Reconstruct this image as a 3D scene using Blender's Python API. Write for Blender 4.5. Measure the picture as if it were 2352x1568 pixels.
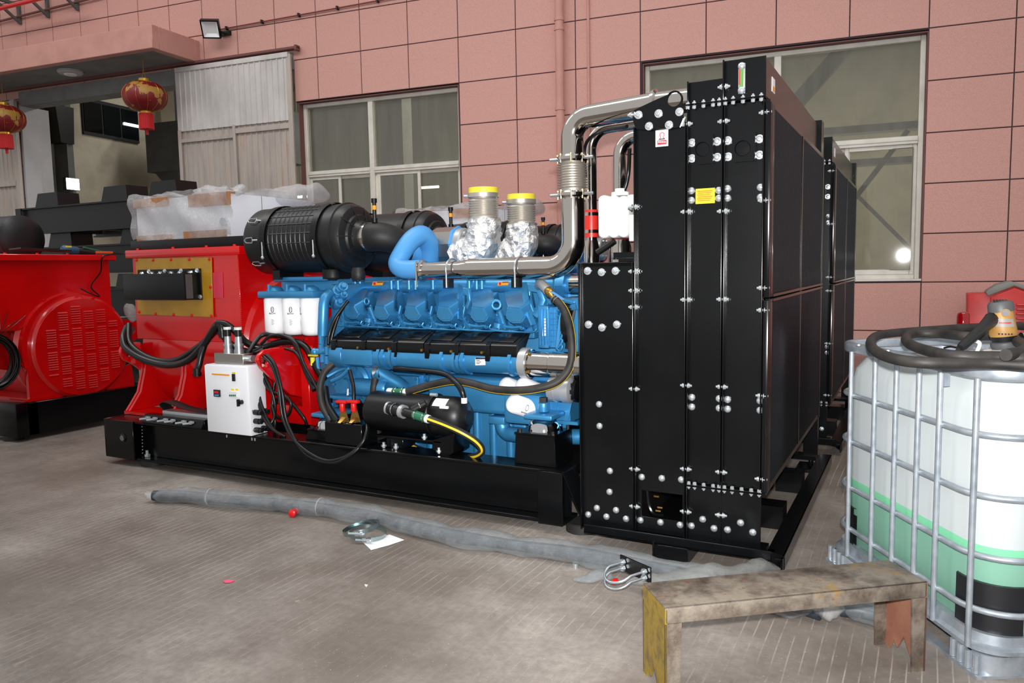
import bpy, bmesh, math, random
from mathutils import Vector, Matrix
random.seed(7)
for o in list(bpy.data.objects): bpy.data.objects.remove(o, do_unlink=True)
S = bpy.context.scene
COL = S.collection
V = Vector
# ------------------------------------------------------------------ camera
FPX, YAW, PITCH, ROLL, CAMH = 1770.8, math.radians(28.027), math.radians(5.384), math.radians(-1.0704), 1.55
cfwd = V((-math.sin(YAW)*math.cos(PITCH), math.cos(YAW)*math.cos(PITCH), -math.sin(PITCH)))
cr0 = V((math.cos(YAW), math.sin(YAW), 0)); cu0 = cr0.cross(cfwd)
cright = cr0*math.cos(ROLL) + cu0*math.sin(ROLL)
cup = cu0*math.cos(ROLL) - cr0*math.sin(ROLL)
CAM = V((0, 0, CAMH))
cd = bpy.data.cameras.new('camera'); cam = bpy.data.objects.new('camera', cd); COL.objects.link(cam)
cam.matrix_world = Matrix(((cright.x, cup.x, -cfwd.x, 0), (cright.y, cup.y, -cfwd.y, 0), (cright.z, cup.z, -cfwd.z, CAMH), (0, 0, 0, 1)))
cd.sensor_width = 36.0; cd.lens = FPX/2352*36.0; cd.clip_start = 0.05; cd.clip_end = 200
S.camera = cam
# ------------------------------------------------------------------ world and lights
w = bpy.data.worlds.new('hall_air'); S.world = w; w.use_nodes = True
bg = w.node_tree.nodes['Background']; bg.inputs[0].default_value = (0.84, 0.84, 0.85, 1); bg.inputs[1].default_value = 0.50
def area(name, loc, aim, sx, sy, power, col=(1, 1, 1)):
    l = bpy.data.lights.new(name, 'AREA'); l.shape = 'RECTANGLE'; l.size = sx; l.size_y = sy; l.energy = power; l.color = col
    o = bpy.data.objects.new(name, l); COL.objects.link(o); o.location = loc
    o.rotation_euler = (V(aim)-V(loc)).to_track_quat('-Z', 'Y').to_euler(); return o
area('high_bay_light', (-5.0, 3.5, 8.5), (-5.0, 4.6, 0), 5.0, 1.2, 150, (1, .97, .93))
area('high_bay_light', (1.5, 2.5, 8.5), (0.8, 4.5, 0), 5.0, 1.2, 90, (1, .97, .93))
area('high_bay_light', (-11.0, 3.5, 8.5), (-11.0, 5.0, 0), 5.0, 1.2, 120, (1, .97, .93))
fl = bpy.data.lights.new('camera_flash', 'SPOT'); fl.energy = 980; fl.shadow_soft_size = 0.03; fl.color = (1, .98, .97)
fl.spot_size = math.radians(92); fl.spot_blend = 1.0
flo = bpy.data.objects.new('camera_flash', fl); COL.objects.link(flo); flo.location = (0.02, -0.02, CAMH+0.14)
flo.rotation_euler = (V((-1.5, 4.2, 1.35))-V(flo.location)).to_track_quat('-Z', 'Y').to_euler()
vs = S.view_settings; vs.view_transform = 'Standard'; vs.look = 'None'; vs.gamma = 1.0; vs.use_curve_mapping = False; vs.exposure = 0.42
# ------------------------------------------------------------------ geometry helpers
def _ray(x, y): return cright*((x-1176)/FPX) - cup*((y-784)/FPX) + cfwd
def PX(x, y, Y): d = _ray(x, y); return CAM + d*(Y/d.y)
def PXx(x, y, X): d = _ray(x, y); return CAM + d*(X/d.x)
def PXz(x, y, z): d = _ray(x, y); return CAM + d*((z-CAMH)/d.z)
WD = math.radians(6.46); WT = V((math.cos(WD), math.sin(WD), 0)); WN = V((-math.sin(WD), math.cos(WD), 0)); WP = V((0, 10, 0))
def W(t, z, off=0.0): return WP + WT*t - WN*off + V((0, 0, z))     # wall coordinates: along, up, out of the wall
X_, Y_, Z_ = V((1, 0, 0)), V((0, 1, 0)), V((0, 0, 1))
def frame_of(a):
    a = V(a).normalized(); b = Z_ if abs(a.z) < 0.9 else X_
    u = a.cross(b).normalized(); return a, u, a.cross(u).normalized()
def cr(pts, n=6, closed=False):
    P = [V(p) for p in pts]; out = []; m = len(P)
    rng = range(m) if closed else range(m-1)
    for i in rng:
        p0 = P[i-1] if (i > 0 or closed) else P[0]*2-P[1]
        p1 = P[i]; p2 = P[(i+1) % m]
        p3 = P[(i+2) % m] if (closed or i+2 < m) else P[-1]*2-P[-2]
        for k in range(n):
            t = k/n
            out.append(0.5*((2*p1)+(p2-p0)*t+(2*p0-5*p1+4*p2-p3)*t*t+(3*p1-p0-3*p2+p3)*t**3))
    if not closed: out.append(P[-1])
    return out
def rounded(pts, r, n=6):
    """polyline with filleted corners"""
    P = [V(p) for p in pts]; out = [P[0]]
    for i in range(1, len(P)-1):
        a = (P[i-1]-P[i]); b = (P[i+1]-P[i]); la, lb = a.length, b.length; a.normalize(); b.normalize()
        ang = a.angle(b); d = min(r/math.tan(ang/2), la*.49, lb*.49)
        p, q = P[i]+a*d, P[i]+b*d
        rr = d*math.tan(ang/2); c = P[i]+(a+b).normalized()*(rr/math.sin(ang/2))
        va, vb = p-c, q-c; th = va.angle(vb)
        for k in range(n+1):
            s = k/n; out.append(c+(va*math.sin((1-s)*th)+vb*math.sin(s*th))/math.sin(th))
    out.append(P[-1]); return out
class B:
    def __init__(s): s.v = []; s.f = []
    def add(s, vs, fs):
        o = len(s.v); s.v += [tuple(v) for v in vs]; s.f += [tuple(i+o for i in f) for f in fs]; return s
    def box(s, x0, x1, y0, y1, z0, z1):
        return s.add([(x, y, z) for x in (x0, x1) for y in (y0, y1) for z in (z0, z1)], [(0, 1, 3, 2), (4, 6, 7, 5), (0, 4, 5, 1), (2, 3, 7, 6), (0, 2, 6, 4), (1, 5, 7, 3)])
    def obox(s, c, a, b, d):
        c, a, b, d = V(c), V(a), V(b), V(d)
        return s.add([c+a*i+b*j+d*k for i in (-1, 1) for j in (-1, 1) for k in (-1, 1)], [(0, 1, 3, 2), (4, 6, 7, 5), (0, 4, 5, 1), (2, 3, 7, 6), (0, 2, 6, 4), (1, 5, 7, 3)])
    def bar(s, p, q, wd, ht, up=Z_):
        p, q = V(p), V(q); a = (q-p).normalized(); b = a.cross(V(up)).normalized(); c = b.cross(a)
        return s.obox((p+q)/2, (q-p)/2, b*(wd/2), c*(ht/2))
    def cyl(s, p, q, r, r2=None, n=16, cap=True):
        p, q = V(p), V(q); r2 = r if r2 is None else r2; a, u, w_ = frame_of(q-p)
        vs = [p+(u*math.cos(6.28318530718*i/n)+w_*math.sin(6.28318530718*i/n))*r for i in range(n)]+[q+(u*math.cos(6.28318530718*i/n)+w_*math.sin(6.28318530718*i/n))*r2 for i in range(n)]
        fs = [(i, (i+1) % n, n+(i+1) % n, n+i) for i in range(n)]
        if cap: fs += [tuple(range(n-1, -1, -1)), tuple(range(n, 2*n))]
        return s.add(vs, fs)
    def tube(s, pts, r, n=10, closed=False, cap=True):
        P = [V(p) for p in pts]; m = len(P); R = r if isinstance(r, (list, tuple)) else [r]*m
        T = []
        for i in range(m):
            a = P[(i+1) % m] if (closed or i < m-1) else P[i]; b = P[i-1] if (closed or i > 0) else P[i]
            T.append((a-b).normalized())
        _, u, _w = frame_of(T[0]); vs = []
        for i in range(m):
            u = (u-T[i]*u.dot(T[i])).normalized(); w_ = T[i].cross(u)
            vs += [P[i]+(u*math.cos(6.28318530718*k/n)+w_*math.sin(6.28318530718*k/n))*R[i] for k in range(n)]
        fs = []
        for i in range(m if closed else m-1):
            j = (i+1) % m
            fs += [(i*n+k, i*n+(k+1) % n, j*n+(k+1) % n, j*n+k) for k in range(n)]
        if cap and not closed: fs += [tuple(range(n-1, -1, -1)), tuple(range((m-1)*n, m*n))]
        return s.add(vs, fs)
    def lathe(s, p, axis, prof, n=24, cap=True):
        p = V(p); a, u, w_ = frame_of(axis); vs = []
        for h, r in prof: vs += [p+a*h+(u*math.cos(6.28318530718*k/n)+w_*math.sin(6.28318530718*k/n))*r for k in range(n)]
        m = len(prof)
        fs = [(i*n+k, i*n+(k+1) % n, (i+1)*n+(k+1) % n, (i+1)*n+k) for i in range(m-1) for k in range(n)]
        if cap: fs += [tuple(range(n-1, -1, -1)), tuple(range((m-1)*n, m*n))]
        return s.add(vs, fs)
    def prism(s, poly, ext):
        P = [V(p) for p in poly]; e = V(ext); n = len(P)
        return s.add(P+[p+e for p in P], [tuple(range(n-1, -1, -1)), tuple(range(n, 2*n))]+[(i, (i+1) % n, n+(i+1) % n, n+i) for i in range(n)])
    def ringprism(s, outer, inner, ext):
        """outer and inner loops of equal length: plate with a hole"""
        n = len(outer); e = V(ext); O = [V(p) for p in outer]; I = [V(p) for p in inner]
        vs = O+I+[p+e for p in O]+[p+e for p in I]; fs = []
        for i in range(n):
            j = (i+1) % n
            fs += [(i, j, n+j, n+i), (2*n+i, 3*n+i, 3*n+j, 2*n+j), (i, 2*n+i, 2*n+j, j), (n+i, n+j, 3*n+j, 3*n+i)]
        return s.add(vs, fs)
    def torus(s, c, axis, R, r, n=24, m=8):
        c = V(c); a, u, w_ = frame_of(axis)
        return s.tube([c+(u*math.cos(6.28318530718*i/n)+w_*math.sin(6.28318530718*i/n))*R for i in range(n)], r, m, True)
    def sph(s, c, rx, ry=None, rz=None, nu=16, nv=10):
        ry = rx if ry is None else ry; rz = rx if rz is None else rz; c = V(c); vs = [c-V((0, 0, rz))]
        for j in range(1, nv):
            t = math.pi*j/nv-math.pi/2
            vs += [c+V((rx*math.cos(t)*math.cos(6.28318530718*i/nu), ry*math.cos(t)*math.sin(6.28318530718*i/nu), rz*math.sin(t))) for i in range(nu)]
        vs.append(c+V((0, 0, rz))); L = len(vs)-1; fs = []
        for i in range(nu):
            k = (i+1) % nu; fs += [(0, 1+k, 1+i), (L, L-nu+i, L-nu+k)]
            for j in range(nv-2): fs.append((1+j*nu+i, 1+j*nu+k, 1+(j+1)*nu+k, 1+(j+1)*nu+i))
        return s.add(vs, fs)
    def mesh(s, name, bevel=0, seg=2, angle=38):
        me = bpy.data.meshes.new(name); me.from_pydata(s.v, [], s.f)
        bm = bmesh.new(); bm.from_mesh(me); bmesh.ops.recalc_face_normals(bm, faces=bm.faces)
        if bevel:
            ed = [e for e in bm.edges if len(e.link_faces) == 2 and e.calc_face_angle(0) > 0.5]
            bmesh.ops.bevel(bm, geom=ed, offset=bevel, segments=seg, affect='EDGES', profile=0.5, clamp_overlap=True)
        bm.to_mesh(me); bm.free()
        me.shade_smooth(); me.set_sharp_from_angle(angle=math.radians(angle)); return me
WORLD = set()
def link(o, parent=None):
    COL.objects.link(o)
    if parent is not None:
        o.parent = parent
        if parent.name in WORLD: o.location = -parent.location
    return o
def obj(name, b, mat, parent=None, bevel=0, seg=2, angle=38, loc=None, kind=None, label=None, rot=None):
    me = b if isinstance(b, bpy.types.Mesh) else b.mesh(name, bevel, seg, angle)
    if mat is not None and not me.materials: me.materials.append(M[mat] if isinstance(mat, str) else mat)
    o = bpy.data.objects.new(name, me); link(o, parent)
    if loc is not None: o.location = V(o.location)+V(loc)
    if rot is not None: o.rotation_euler = rot
    if kind: o['kind'] = kind
    if label: o['label'] = label
    return o
def thing(name, label, cat, loc, rz=0, group=None, world=False):
    o = bpy.data.objects.new(name, None); COL.objects.link(o); o.location = loc; o.rotation_euler = (0, 0, rz)
    o.empty_display_size = .1; o['label'] = label; o['category'] = cat
    if group: o['group'] = group
    if world: WORLD.add(o.name)
    return o
def tag(o, label, cat, group=None):
    o['label'] = label; o['category'] = cat
    if group: o['group'] = group
    return o
def struct(o): o['kind'] = 'structure'; return o
# ------------------------------------------------------------------ materials
M = {}
def srgb(c):
    if isinstance(c, str): c = tuple(int(c[i:i+2], 16)/255 for i in (0, 2, 4))
    return tuple((x/12.92 if x <= .04045 else ((x+.055)/1.055)**2.4) for x in c)+(1,)
class Nt:
    def __init__(s, name):
        s.m = bpy.data.materials.new(name); s.m.use_nodes = True; s.t = s.m.node_tree; s.n = s.t.nodes
        s.b = s.n['Principled BSDF']; s.out = s.n['Material Output']; M[name] = s.m
        s.tc = s.n.new('ShaderNodeTexCoord')
    def node(s, ty, **k):
        n = s.n.new(ty)
        for a, v in k.items(): setattr(n, a, v)
        return n
    def lk(s, a, b): s.t.links.new(a, b)
    def noise(s, scale, detail=4, rough=.55, coord='Object', vec=None, stretch=None):
        n = s.node('ShaderNodeTexNoise'); n.inputs['Scale'].default_value = scale; n.inputs['Detail'].default_value = detail; n.inputs['Roughness'].default_value = rough
        src = vec or s.tc.outputs[coord]
        if stretch:
            mp = s.node('ShaderNodeMapping'); mp.inputs['Scale'].default_value = stretch; s.lk(src, mp.inputs[0]); src = mp.outputs[0]
        s.lk(src, n.inputs['Vector']); return n.outputs[0]
    def ramp(s, src, stops):
        r = s.node('ShaderNodeValToRGB'); e = r.color_ramp.elements
        while len(e) < len(stops): e.new(.5)
        for i, (p, c) in enumerate(stops): e[i].position = p; e[i].color = srgb(c) if isinstance(c, str) else (c, c, c, 1)
        s.lk(src, r.inputs[0]); return r.outputs[0]
    def mix(s, fac, a, b, mode='MIX'):
        n = s.node('ShaderNodeMix', data_type='RGBA', blend_type=mode)
        for i, x in ((0, fac), (6, a), (7, b)):
            if hasattr(x, 'links'): s.lk(x, n.inputs[i])
            elif i == 0: n.inputs[0].default_value = x
            else: n.inputs[i].default_value = srgb(x) if isinstance(x, str) else x
        return n.outputs[2]
    def math(s, op, a, b=0.):
        n = s.node('ShaderNodeMath', operation=op)
        for i, x in enumerate((a, b)):
            if hasattr(x, 'links'): s.lk(x, n.inputs[i])
            else: n.inputs[i].default_value = x
        return n.outputs[0]
    def bump(s, h, strength=.2, dist=.01):
        n = s.node('ShaderNodeBump'); n.inputs['Strength'].default_value = strength; n.inputs['Distance'].default_value = dist
        s.lk(h, n.inputs['Height']); s.lk(n.outputs[0], s.b.inputs['Normal'])
    def set(s, **k):
        for a, v in k.items():
            i = s.b.inputs[a.replace('_', ' ')]
            if hasattr(v, 'links'): s.lk(v, i)
            else: i.default_value = srgb(v) if isinstance(v, str) else v
        return s
def plain(name, col, rough=.5, metal=0., **k):
    return Nt(name).set(Base_Color=col, Roughness=rough, Metallic=metal, **k)
def worn(name, col, col2, rough=.4, metal=0., scale=6, lo=.4, hi=.75, bump=.0, **k):
    m = Nt(name); n = m.noise(scale, 6, .6)
    m.set(Base_Color=m.ramp(n, [(lo, col), (hi, col2)]), Roughness=rough, Metallic=metal, **k)
    if bump: m.bump(m.noise(scale*12, 3), bump, .004)
    return m
worn('black_gloss', '08090a', '0e0f11', .2, scale=3, Specular_IOR_Level=.28)
plain('black_satin', '0a0b0d', .38, Specular_IOR_Level=.35)
plain('black_plastic', '101113', .42)
plain('black_rubber', '161616', .55)
plain('cable_black', '0d0d0e', .33)
worn('hose_dusty', '161514', '403b36', .6, scale=9, lo=.35, hi=.95)
worn('red_paint', 'd60a0c', 'c4070a', .2, scale=4, Coat_Weight=.5, Coat_Roughness=.05)
worn('red_machine', 'd2322f', 'b82a28', .35, scale=6)
worn('engine_blue', '4090c4', '3585b8', .38, .5, scale=5, Coat_Weight=.15, Coat_Roughness=.12)
plain('engine_blue_light', '4d97d4', .45, .05)
plain('bracket_blue', '17568f', .35, .1)
m = Nt('stainless'); n = m.noise(2.5, 3); m.set(Base_Color='cfc8c0', Metallic=1., Roughness=m.ramp(n, [(.3, .07), (.8, .16)]))
plain('chrome', 'd9dadb', .06, 1.)
plain('steel_shield', 'b9b4ad', .33, 1.)
m = Nt('zinc'); m.set(Base_Color='c3cbd0', Metallic=.85, Roughness=.3)
plain('bolt_zinc', 'd3d9dd', .24, .75)
plain('cast_alu', 'b7babc', .4, .6)
plain('brass', 'b08d4a', .3, .9)
m = Nt('foil'); m.set(Base_Color='e6e6e4', Metallic=.75, Roughness=.3)
v = m.node('ShaderNodeTexVoronoi'); v.inputs['Scale'].default_value = 16; m.lk(m.tc.outputs['Object'], v.inputs[0])
m.bump(m.math('ADD', v.outputs[0], m.noise(24, 5, .7)), .55, .03)
plain('white_paint', 'eef0f4', .28); plain('filter_white', 'f4f5f7', .22); plain('cabinet_white', 'dfe2ea', .35)
plain('bottle_white', 'f1f1ee', .3, Subsurface_Weight=.1)
plain('yellow_cap', 'f0df3e', .45); plain('yellow_label', 'f0d60c', .4); plain('orange_label', 'f29a16', .45); plain('yellow_paint', 'e2c22a', .35)
worn('yellow_sheet', 'b98a1e', 'a3791c', .3, scale=5, lo=.35, hi=.7)
plain('red_plastic', 'd4161a', .3); plain('red_silicone', 'd22f28', .35); plain('green_hose', '1f6b4c', .4); plain('white_plastic', 'e9e9e6', .4)
plain('clear_gauge', '5d8f4a', .1); plain('lcd_black', '12151a', .2); plain('button_blue', '5aa0dd', .4); plain('ink', '20242b', .5); plain('ink_red', 'c8202a', .5)
plain('pad_rubber', '1d1d1b', .6); plain('grey_nut', '9aa0a4', .45); plain('paper', 'e8e8ea', .7); plain('pink_scrap', 'f0567e', .5)
m = Nt('cardboard'); m.set(Base_Color=m.ramp(m.noise(30, 3, .5, stretch=(1, 1, .1)), [(.3, 'a8744c'), (.7, 'b98258')]), Roughness=.8)
# transparent films
def film(name, tint, white, gloss_r=.1, dens=.25, bump=.6, sc=12, edge=.3):
    m = Nt(name); t = m.n; m.n.remove(m.b)
    tr = m.node('ShaderNodeBsdfTransparent'); tr.inputs[0].default_value = srgb(tint)
    gl = m.node('ShaderNodeBsdfGlossy'); gl.inputs['Roughness'].default_value = gloss_r
    df = m.node('ShaderNodeBsdfDiffuse'); df.inputs[0].default_value = srgb(white)
    bp = m.node('ShaderNodeBump'); bp.inputs['Strength'].default_value = bump; bp.inputs['Distance'].default_value = .03
    m.lk(m.noise(sc, 6, .7), bp.inputs['Height']); m.lk(bp.outputs[0], gl.inputs['Normal'])
    lw = m.node('ShaderNodeLayerWeight'); lw.inputs[0].default_value = .35; m.lk(bp.outputs[0], lw.inputs['Normal'])
    a = m.node('ShaderNodeMixShader'); fac = m.math('MULTIPLY', m.ramp(m.noise(sc*.7, 5, .65), [(.3, dens*.45), (.75, min(1., dens*1.7))]), 1.); m.lk(m.math('MINIMUM', m.math('ADD', fac, m.math('MULTIPLY', m.math('POWER', lw.outputs['Facing'], 2.), edge)), .9), a.inputs[0]); m.lk(tr.outputs[0], a.inputs[1]); m.lk(df.outputs[0], a.inputs[2])
    b = m.node('ShaderNodeMixShader'); m.lk(m.math('MULTIPLY', lw.outputs['Facing'], .6), b.inputs[0]); m.lk(a.outputs[0], b.inputs[1]); m.lk(gl.outputs[0], b.inputs[2])
    m.lk(b.outputs[0], m.out.inputs[0]); return m
film('film_clear', 'fafbfb', 'c9d0d4', .12, .10, .8, 18, .55)
film('film_wrap', 'fafafa', 'e8e8ea', .15, .2, .8, 20)
film('bubble_wrap', 'f6f7f6', 'c9ccca', .12, .13, 1., 70, .4)
m = Nt('window_glass'); m.n.remove(m.b)
tr = m.node('ShaderNodeBsdfTransparent'); tr.inputs[0].default_value = srgb('d0cfc4'); gl = m.node('ShaderNodeBsdfGlossy'); gl.inputs['Roughness'].default_value = .03
df = m.node('ShaderNodeBsdfDiffuse'); df.inputs[0].default_value = srgb('9a998f')
a = m.node('ShaderNodeMixShader'); m.lk(m.ramp(m.noise(3, 5, .6, stretch=(3, 3, .35)), [(.35, .22), (.75, .36)]), a.inputs[0]); m.lk(tr.outputs[0], a.inputs[1]); m.lk(df.outputs[0], a.inputs[2])
fr = m.node('ShaderNodeFresnel'); fr.inputs[0].default_value = 1.5
b = m.node('ShaderNodeMixShader'); m.lk(m.math('MULTIPLY', fr.outputs[0], 1.4), b.inputs[0]); m.lk(a.outputs[0], b.inputs[1]); m.lk(gl.outputs[0], b.inputs[2]); m.lk(b.outputs[0], m.out.inputs[0])
# floor: brushed concrete with raked grooves along the depth
m = Nt('concrete_floor'); co = m.tc.outputs['Object']
sep = m.node('ShaderNodeSeparateXYZ'); m.lk(co, sep.inputs[0])
wv = m.math('SINE', m.math('MULTIPLY', m.math('ADD', sep.outputs[0], m.math('MULTIPLY', m.noise(.8, 2), .05)), 2*math.pi/.052))
groove = m.ramp(wv, [(.90, 0.), (.985, 1.)])
patch = m.ramp(m.noise(.6, 4, .6), [(.43, .1), (.58, 1.)])
patch2 = m.ramp(m.noise(5., 4, .6), [(.38, 0.), (.55, 1.)])
gm = m.math('MULTIPLY', m.math('MULTIPLY', groove, patch), patch2)
base = m.ramp(m.noise(.9, 8, .62), [(.30, '62574e'), (.45, '766d65'), (.56, '8a827b'), (.68, 'a39c94')])
base = m.mix(m.ramp(m.noise(1.7, 7, .7, stretch=(1, .6, 1)), [(.55, 0.), (.75, .75)]), base, '5b5049')
base = m.mix(m.ramp(m.noise(2.6, 7, .75), [(.66, 0.), (.74, .7)]), base, 'b7b2ab')
base = m.mix(m.ramp(m.noise(26, 5, .7), [(.35, .35), (.6, 0.)]), base, '5d5650')
base = m.mix(m.ramp(m.noise(95, 2, .6), [(.68, 0.), (.74, .8)]), base, 'bdb8b2')
base = m.mix(m.math('MULTIPLY', gm, .5), base, 'bfb8ae')
m.set(Base_Color=base, Roughness=m.ramp(m.noise(1.3, 5), [(.35, .5), (.7, .75)]))
hh = m.math('SUBTRACT', m.math('MULTIPLY', m.noise(40, 5, .7), .5), m.math('MULTIPLY', gm, .6)); m.bump(hh, .35, .006)
# wall tile, granular pink
m = Nt('pink_tile'); co = m.tc.outputs['Object']
g = m.noise(190, 3, .7); oi = m.node('ShaderNodeObjectInfo')
c = m.mix(m.ramp(g, [(.32, 0.), (.68, 1.)]), 'b08076', 'dda99e')
c = m.mix(m.ramp(m.noise(1.3, 4), [(.35, 0.), (.7, .35)]), c, 'cf9d93')
c = m.mix(m.math('MULTIPLY', oi.outputs['Random'], .22), c, 'c19086')
m.set(Base_Color=c, Roughness=.75); m.bump(g, .25, .003)
worn('canopy_paint', 'c69186', 'b9857b', .7, scale=4)
plain('joint_dark', '3b2c33', .8); plain('lintel_brown', '6e443f', .7)
worn('grey_soffit', '80807e', '6c6d6c', .8, scale=3)
worn('upvc', 'd6d2c8', 'c2bdb2', .45, scale=5)
m = Nt('sheet_metal'); n = m.noise(3, 5, .65, stretch=(1, 1, .4))
m.set(Base_Color=m.ramp(n, [(.35, 'bdb8b5'), (.7, 'd6d2cf')]), Roughness=.5, Metallic=.2)
m = Nt('sheet_metal_rusty'); n = m.noise(3, 6, .7, stretch=(2, 2, .3))
m.set(Base_Color=m.ramp(n, [(.35, 'a69c95'), (.55, 'b7ada5'), (.75, 'b8957f')]), Roughness=.55, Metallic=.2)
worn('dirty_white_wall', 'b3ab99', '958d7e', .8, scale=1.5); worn('dim_grey', '5f615e', '4b4d4b', .8, scale=2); worn('pale_column', 'b6b4b8', 'a6a4a6', .7, scale=2)
plain('dark_void', '1b1d1d', .8); plain('dark_glass', '0d1113', .08)
m = Nt('lamp_glow'); m.set(Base_Color='ffffff', Emission_Color=(1, 1, .95, 1), Emission_Strength=9.)
m = Nt('tube_glow'); m.set(Base_Color='ffffff', Emission_Color=(.95, 1, 1, 1), Emission_Strength=5.)
m = Nt('screen_glow'); m.set(Base_Color='7fc0e0', Emission_Color=(.25, .55, .75, 1), Emission_Strength=.7)
m = Nt('lantern_red'); g = m.noise(5, 5, .6); m.set(Base_Color=m.ramp(g, [(.55, '7a0f17'), (.57, 'a97f36')]), Roughness=.5)
plain('lantern_plain', '8a1219', .5); plain('gold', 'd1a13a', .3, .7); plain('fringe_red', 'c01018', .6)
# rusty bench
m = Nt('bench_steel'); co = m.tc.outputs['Object']
c = m.ramp(m.noise(7, 7, .7), [(.32, '3d342d'), (.45, '5f554b'), (.58, '7b7266'), (.7, '726550')])
c = m.mix(m.ramp(m.noise(5, 5, .7), [(.58, 0.), (.66, .7)]), c, '8a6c2c'); c = m.mix(m.ramp(m.noise(13, 5, .7), [(.6, 0.), (.68, .8)]), c, '6b3f2c')
m.set(Base_Color=c, Roughness=.55, Metallic=.15); m.bump(m.noise(40, 5, .7), .4, .006)
m = Nt('bench_yellow'); c = m.ramp(m.noise(9, 6, .7), [(.36, '5d5026'), (.5, '8a7220'), (.7, '5a4a30')]); m.set(Base_Color=c, Roughness=.5); m.bump(m.noise(40, 5, .7), .3, .006)
m = Nt('bench_primer'); c = m.ramp(m.noise(5, 6, .7), [(.4, '7f5040'), (.7, '90664f')]); m.set(Base_Color=c, Roughness=.55)
# IBC
m = Nt('galvanised'); n = m.noise(9, 6, .65)
c = m.ramp(n, [(.35, '8f98a0'), (.65, 'b4bcc4')]); c = m.mix(m.ramp(m.noise(14, 6, .75), [(.69, 0.), (.73, .9)]), c, '8a4a26')
m.set(Base_Color=c, Metallic=.55, Roughness=.38)
plain('tank_plastic', 'bcc3c4', .35, Subsurface_Weight=.25, Subsurface_Radius=(.05, .05, .05))
plain('tank_liquid', '7fb09b', .3, Subsurface_Weight=.2, Subsurface_Radius=(.04, .05, .04))
plain('tank_liquid_top', '7cc79d', .3); plain('tank_black', '1b1c1f', .4)
worn('pump_yellow', 'a87c3c', '7a5e36', .5, scale=14); plain('pump_grey', '4b4c4d', .5); plain('pump_label', '85867f', .5)
m = Nt('beacon_red'); m.set(Base_Color='a3080c', Roughness=.1, Coat_Weight=.6)
plain('radiator_core', '15161a', .25, .6); plain('fin_metal', '2a2c31', .25, .8); plain('guard_wire', '34363a', .25, .9); plain('cross_wire', '5d5f64', .3, .9)
plain('blue_tool', '1d4a68', .4); plain('orange_tool', 'e8561a', .4)
plain('sticker_white', 'f2f2f2', .4); plain('sticker_pink', 'd0364c', .25)
worn('slate_tube', '2f3740', '20272e', .45, scale=8); plain('clamp_steel', '9fb0b2', .22, 1.)
plain('bellows_steel', 'd2cdc4', .38, .8); plain('conduit_red', '7d3a38', .5)
plain('pale_brass', 'c2b48e', .3, .8)
# ------------------------------------------------------------------ floor
b = B(); b.add([(-26, -9, 0), (9, -9, 0), (9, 22, 0), (-26, 22, 0), (-26, -9, -.2), (9, -9, -.2), (9, 22, -.2), (-26, 22, -.2)], [(0, 1, 2, 3), (7, 6, 5, 4), (0, 4, 5, 1), (1, 5, 6, 2), (2, 6, 7, 3), (3, 7, 4, 0)])
struct(obj('floor', b, 'concrete_floor'))
# ------------------------------------------------------------------ wall with tiles
def wbox(bb, t0, t1, z0, z1, o0, o1):       # box in wall coordinates, o = distance in front of the wall face
    vs = [W(t, z, o) for t in (t0, t1) for o in (o0, o1) for z in (z0, z1)]
    return bb.add(vs, [(0, 1, 3, 2), (4, 6, 7, 5), (0, 4, 5, 1), (2, 3, 7, 6), (0, 2, 6, 4), (1, 5, 7, 3)])
def PW(x, y, off=0.0):                       # pixel on the wall plane
    d = _ray(x, y); p0 = WP-WN*off; return CAM+d*((p0-CAM).dot(WN)/d.dot(WN))
def tz(p): return (p-WP).dot(WT), p.z
DOOR = (-14.4, -8.5, -1, 4.62); WIN1 = (-8.46, -5.78, 1.31, 4.12); WIN2 = (-3.22, -.01, 1.33, 4.11)
b = B()
for t0, t1, z0, z1 in ((-19, -14.4, 0, 7.6), (-14.4, -8.5, 4.62, 7.6), (-8.5, -5.78, 0, 1.31), (-8.5, -5.78, 4.12, 7.6), (-5.78, -3.22, 0, 7.6), (-3.22, -.01, 0, 1.33), (-3.22, -.01, 4.11, 7.6), (-.01, 7, 0, 7.6)):
    wbox(b, t0, t1, z0, z1, -.26, -.012)
wall = struct(obj('wall_back', b, 'joint_dark'))
TJ = [6.53, 5.71, 4.9, 4.08, 3.26, 2.45, 1.63, .82, -.01, -.82, -1.62, -2.43, -3.24, -4.09, -4.92, -5.77, -6.55, -7.33, -8.08, -8.82, -9.53, -10.20, -10.87, -11.52, -12.18, -12.82, -13.48, -14.13, -14.75, -15.5, -16.4, -17.3, -18.2, -19.0]
ZJ = [0, .19, .75, 1.31, 1.86, 2.42, 2.98, 3.55, 4.12, 4.73, 5.31, 5.85, 6.4, 6.97]
tilemesh = {}
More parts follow.
